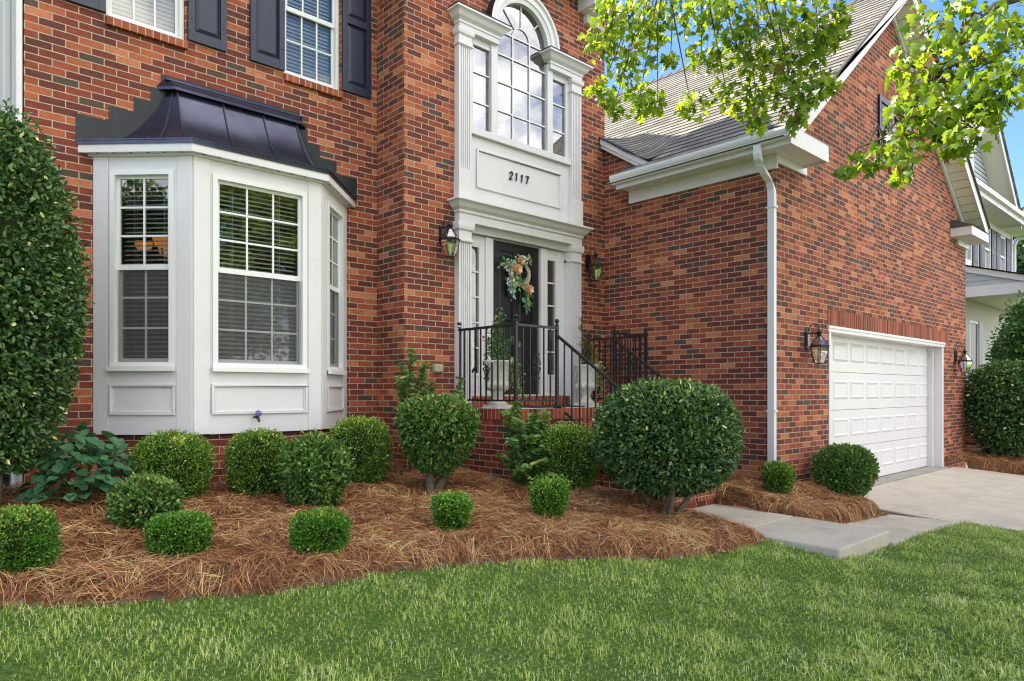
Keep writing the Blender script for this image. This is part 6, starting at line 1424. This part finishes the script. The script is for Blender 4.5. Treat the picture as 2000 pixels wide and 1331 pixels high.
for u0, u1 in ((20.38, 20.82), (21.02, 21.45), (22.14, 22.55), (22.62, 23.03), (23.73, 24.13)): 
    b = MB(); st = 0.06; b.box(fn, u0, u1, -0.035, -0.005, 4.55, 5.74); 
    for z0, z1 in ((4.63, 5.10), (5.20, 5.66)): b.panel(fn, u0+0.06, u1-0.06, z0, z1, -0.0351, 0.012, 0.04)
    npart(b, 'shutter', plain('navy_shutter', (0.025, 0.03, 0.055), 0.5) if u0 < 20.4 else bpy.data.materials['navy_shutter'])
b = MB(); b.box(fn, 24.16, 24.26, -0.06, 0.03, 0.3, 5.85); npart(b, 'corner_board', M['white'])
b = MB(); b.tube([(24.6, 4.42, 6.0), (24.55, 4.5, 5.85), (24.38, 4.85, 5.78), (24.34, 4.92, 5.6), (24.34, 4.92, 0.3)], 0.05, 8); npart(b, 'downspout', M['white_metal'])
b = MB(); b.box(fn, 16.6, 24.55, -0.55, -0.001, 5.90, 5.93); npart(b, 'soffit', M['soffit'])
b = MB(); b.box(fn, 16.6, 24.6, -0.60, -0.551, 5.86, 6.08); b.box(fn, 16.6, 24.6, -0.69, -0.601, 5.98, 6.09); npart(b, 'gutter', M['white'])
b = MB(); b.box(fn, 17, 24.15, -0.03, -0.002, 5.74, 5.90); npart(b, 'frieze_board', M['white'])
b = MB(); courses(b, (16.6, 4.4, 6.08), (24.6, 4.4, 6.08), (16.6, 8.5, 8.4), (24.6, 8.5, 8.4), exp=0.2); npart(b, 'roof', M['shingle'])
# cross gable with vent above the eave
gx0, gx1, gap = 17.55, 22.55, 20.05; gz = lambda x: 6.15+(2.5-abs(x-gap))*0.86
b = MB(); fg2 = FY(4.95); nb_ = 20
for k in range(nb_):
    z0 = 6.1+k*0.115; hw = 2.5-(z0-6.15)/0.86; hw2 = 2.5-(z0+0.115-6.15)/0.86
    if hw2 < 0.05: break
    b.face([fg2.p(gap-hw,-.018,z0), fg2.p(gap+hw,-.018,z0), fg2.p(gap+hw2,-.002,z0+.115), fg2.p(gap-hw2,-.002,z0+.115)])
npart(b, 'gable_siding', M['siding_blue'])
b = MB(); b.lathe([(0.26, -0.02), (0.30, -0.03), (0.34, -0.02), (0.34, 0.02), (0.26, 0.02)], n=24); vo = npart(b, 'gable_vent', M['white'])
for v in vo.data.vertices: x, y, z = v.co; v.co = (19.95+x*0.75, 4.93+z, 6.98+y*1.25)
b = MB()
for s in (-1, 1):
    for (d0, d1, y0, y1, mt_) in ((0.0, 0.03, 4.55, 4.95, 0),):
        P = [(gap, gz(gap)), (gap+s*2.85, gz(gap+2.85))]
        b.face([(P[0][0], 4.5, P[0][1]), (P[1][0], 4.5, P[1][1]), (P[1][0], 4.95, P[1][1]), (P[0][0], 4.95, P[0][1])])
npart(b, 'gable_soffit', M['soffit'])
b = MB()
for s in (-1, 1):
    a, c = (gap, gz(gap)), (gap+s*2.9, gz(gap+2.9))
    A_ = [(a[0], 4.47, a[1]-.06), (c[0], 4.47, c[1]-.06), (c[0], 4.47, c[1]+.14), (a[0], 4.47, a[1]+.14)]; B_ = [(x, 4.5, z) for x, y, z in A_]
    b.face(A_); b.face(B_[::-1])
    for i in range(4): b.face([A_[i], B_[i], B_[(i+1) % 4], A_[(i+1) % 4]])
npart(b, 'rake_board', M['white'])
b = MB()
for s in (-1, 1):
    e0, e1 = (gap+s*2.95, 4.42, gz(gap+2.95)+.16), (gap+s*2.95, 9, gz(gap+2.95)+.16); r0, r1 = (gap, 4.42, gz(gap)+.16), (gap, 9, gz(gap)+.16)
    courses(b, e0, e1, r0, r1, exp=0.2) if s > 0 else courses(b, e1, e0, r1, r0, exp=0.2)
npart(b, 'gable_roof', M['shingle'])
# porch
px = 19.0
b = MB(); b.box(Fr(px, 5.0, 0, -1), 0, 1.50, 0.0, 0.16, 3.60, 3.84); b.box(FY(3.5), px+.161, 24.4, 0.0, 0.16, 3.60, 3.84); npart(b, 'porch_beam', M['white'])
b = MB(); fpx = Fr(px+.02, 5.0, 0, -1)
for k in range(4):
    z0 = 3.84+k*0.12; q = lambda u: 4.30-0.30*u
    u1 = min(1.5, (4.30-z0)/0.30) ; u2 = min(1.5, (4.30-z0-.12)/0.30)
    if u2 > 0: b.face([fpx.p(0,-.016,z0), fpx.p(u1,-.016,z0), fpx.p(u2,-.002,z0+.12), fpx.p(0,-.002,z0+.12)])
npart(b, 'porch_siding', M['siding_blue'])
b = MB(); A_ = [fpx.p(-.0, -.06, 4.26), fpx.p(1.75, -.06, 3.735), fpx.p(1.75, -.06, 3.865), fpx.p(0, -.06, 4.39)]; B_ = [fpx.p(0, -.03, 4.26), fpx.p(1.75, -.03, 3.735), fpx.p(1.75, -.03, 3.865), fpx.p(0, -.03, 4.39)]
b.face(A_); b.face(B_[::-1])
for i in range(4): b.face([A_[i], B_[i], B_[(i+1) % 4], A_[(i+1) % 4]])
npart(b, 'porch_rake', M['white'])
b = MB(); courses(b, (px-.12, 3.2, 3.87), (24.7, 3.2, 3.87), (px-.12, 5.0, 4.42), (24.7, 5.0, 4.42), exp=0.15); npart(b, 'porch_roof', M['ridge'])
b = MB(); b.box(FY(3.66), px+.17, 24.3, 0, 1.33, 3.66, 3.69); npart(b, 'porch_ceiling', M['soffit'])
for x in (19.15, 21.8, 24.2):
    b = MB(); b.box(FY(3.52), x-.09, x+.09, 0.02, 0.16, 1.3, 3.60); b.box(FY(3.52), x-.12, x+.12, 0.0, 0.18, 1.3, 1.45); b.box(FY(3.52), x-.12, x+.12, 0.0, 0.18, 3.45, 3.59); npart(b, 'column', M['white'])
b = MB(); b.box(Fr(px, 5.0, 0, -1), -0.0, 1.50, 0.0, 0.15, 0.0, 1.28); b.box(FY(3.5), px+.151, 24.3, 0, 0.15, 0.0, 1.28); wall(b, Fr(px-.5, 14, 0, -1), [0, 9], 0, lambda u: 1.28, [], 0); npart(b, 'porch_foundation', M['brick'])
b = MB(); b.box(FY(3.45), px-.03, 24.35, 0, 1.54, 1.281, 1.34); npart(b, 'porch_floor', M['concrete'])
b = MB(); b.box(FY(4.985), 19.17, 24.1, 0.0, 0.012, 1.35, 3.65); npart(b, 'porch_wall', M['siding'])
b = MB(); b.frame(FY(4.97), 20.0, 20.75, 1.75, 3.15, 0.06, -0.02, 0.02); f = npart(b, 'porch_window', M['white'])
b = MB(); b.box(FY(4.97), 20.06, 20.69, 0.0, 0.01, 1.81, 3.09); under(npart(b, 'pane', M['door']), f)
for u0, u1 in ((20.80, 21.15), (19.6, 19.95)):
    b = MB(); b.box(FY(4.97), u0, u1, -0.03, 0.02, 1.75, 3.15); npart(b, 'porch_shutter', M['shutter'])
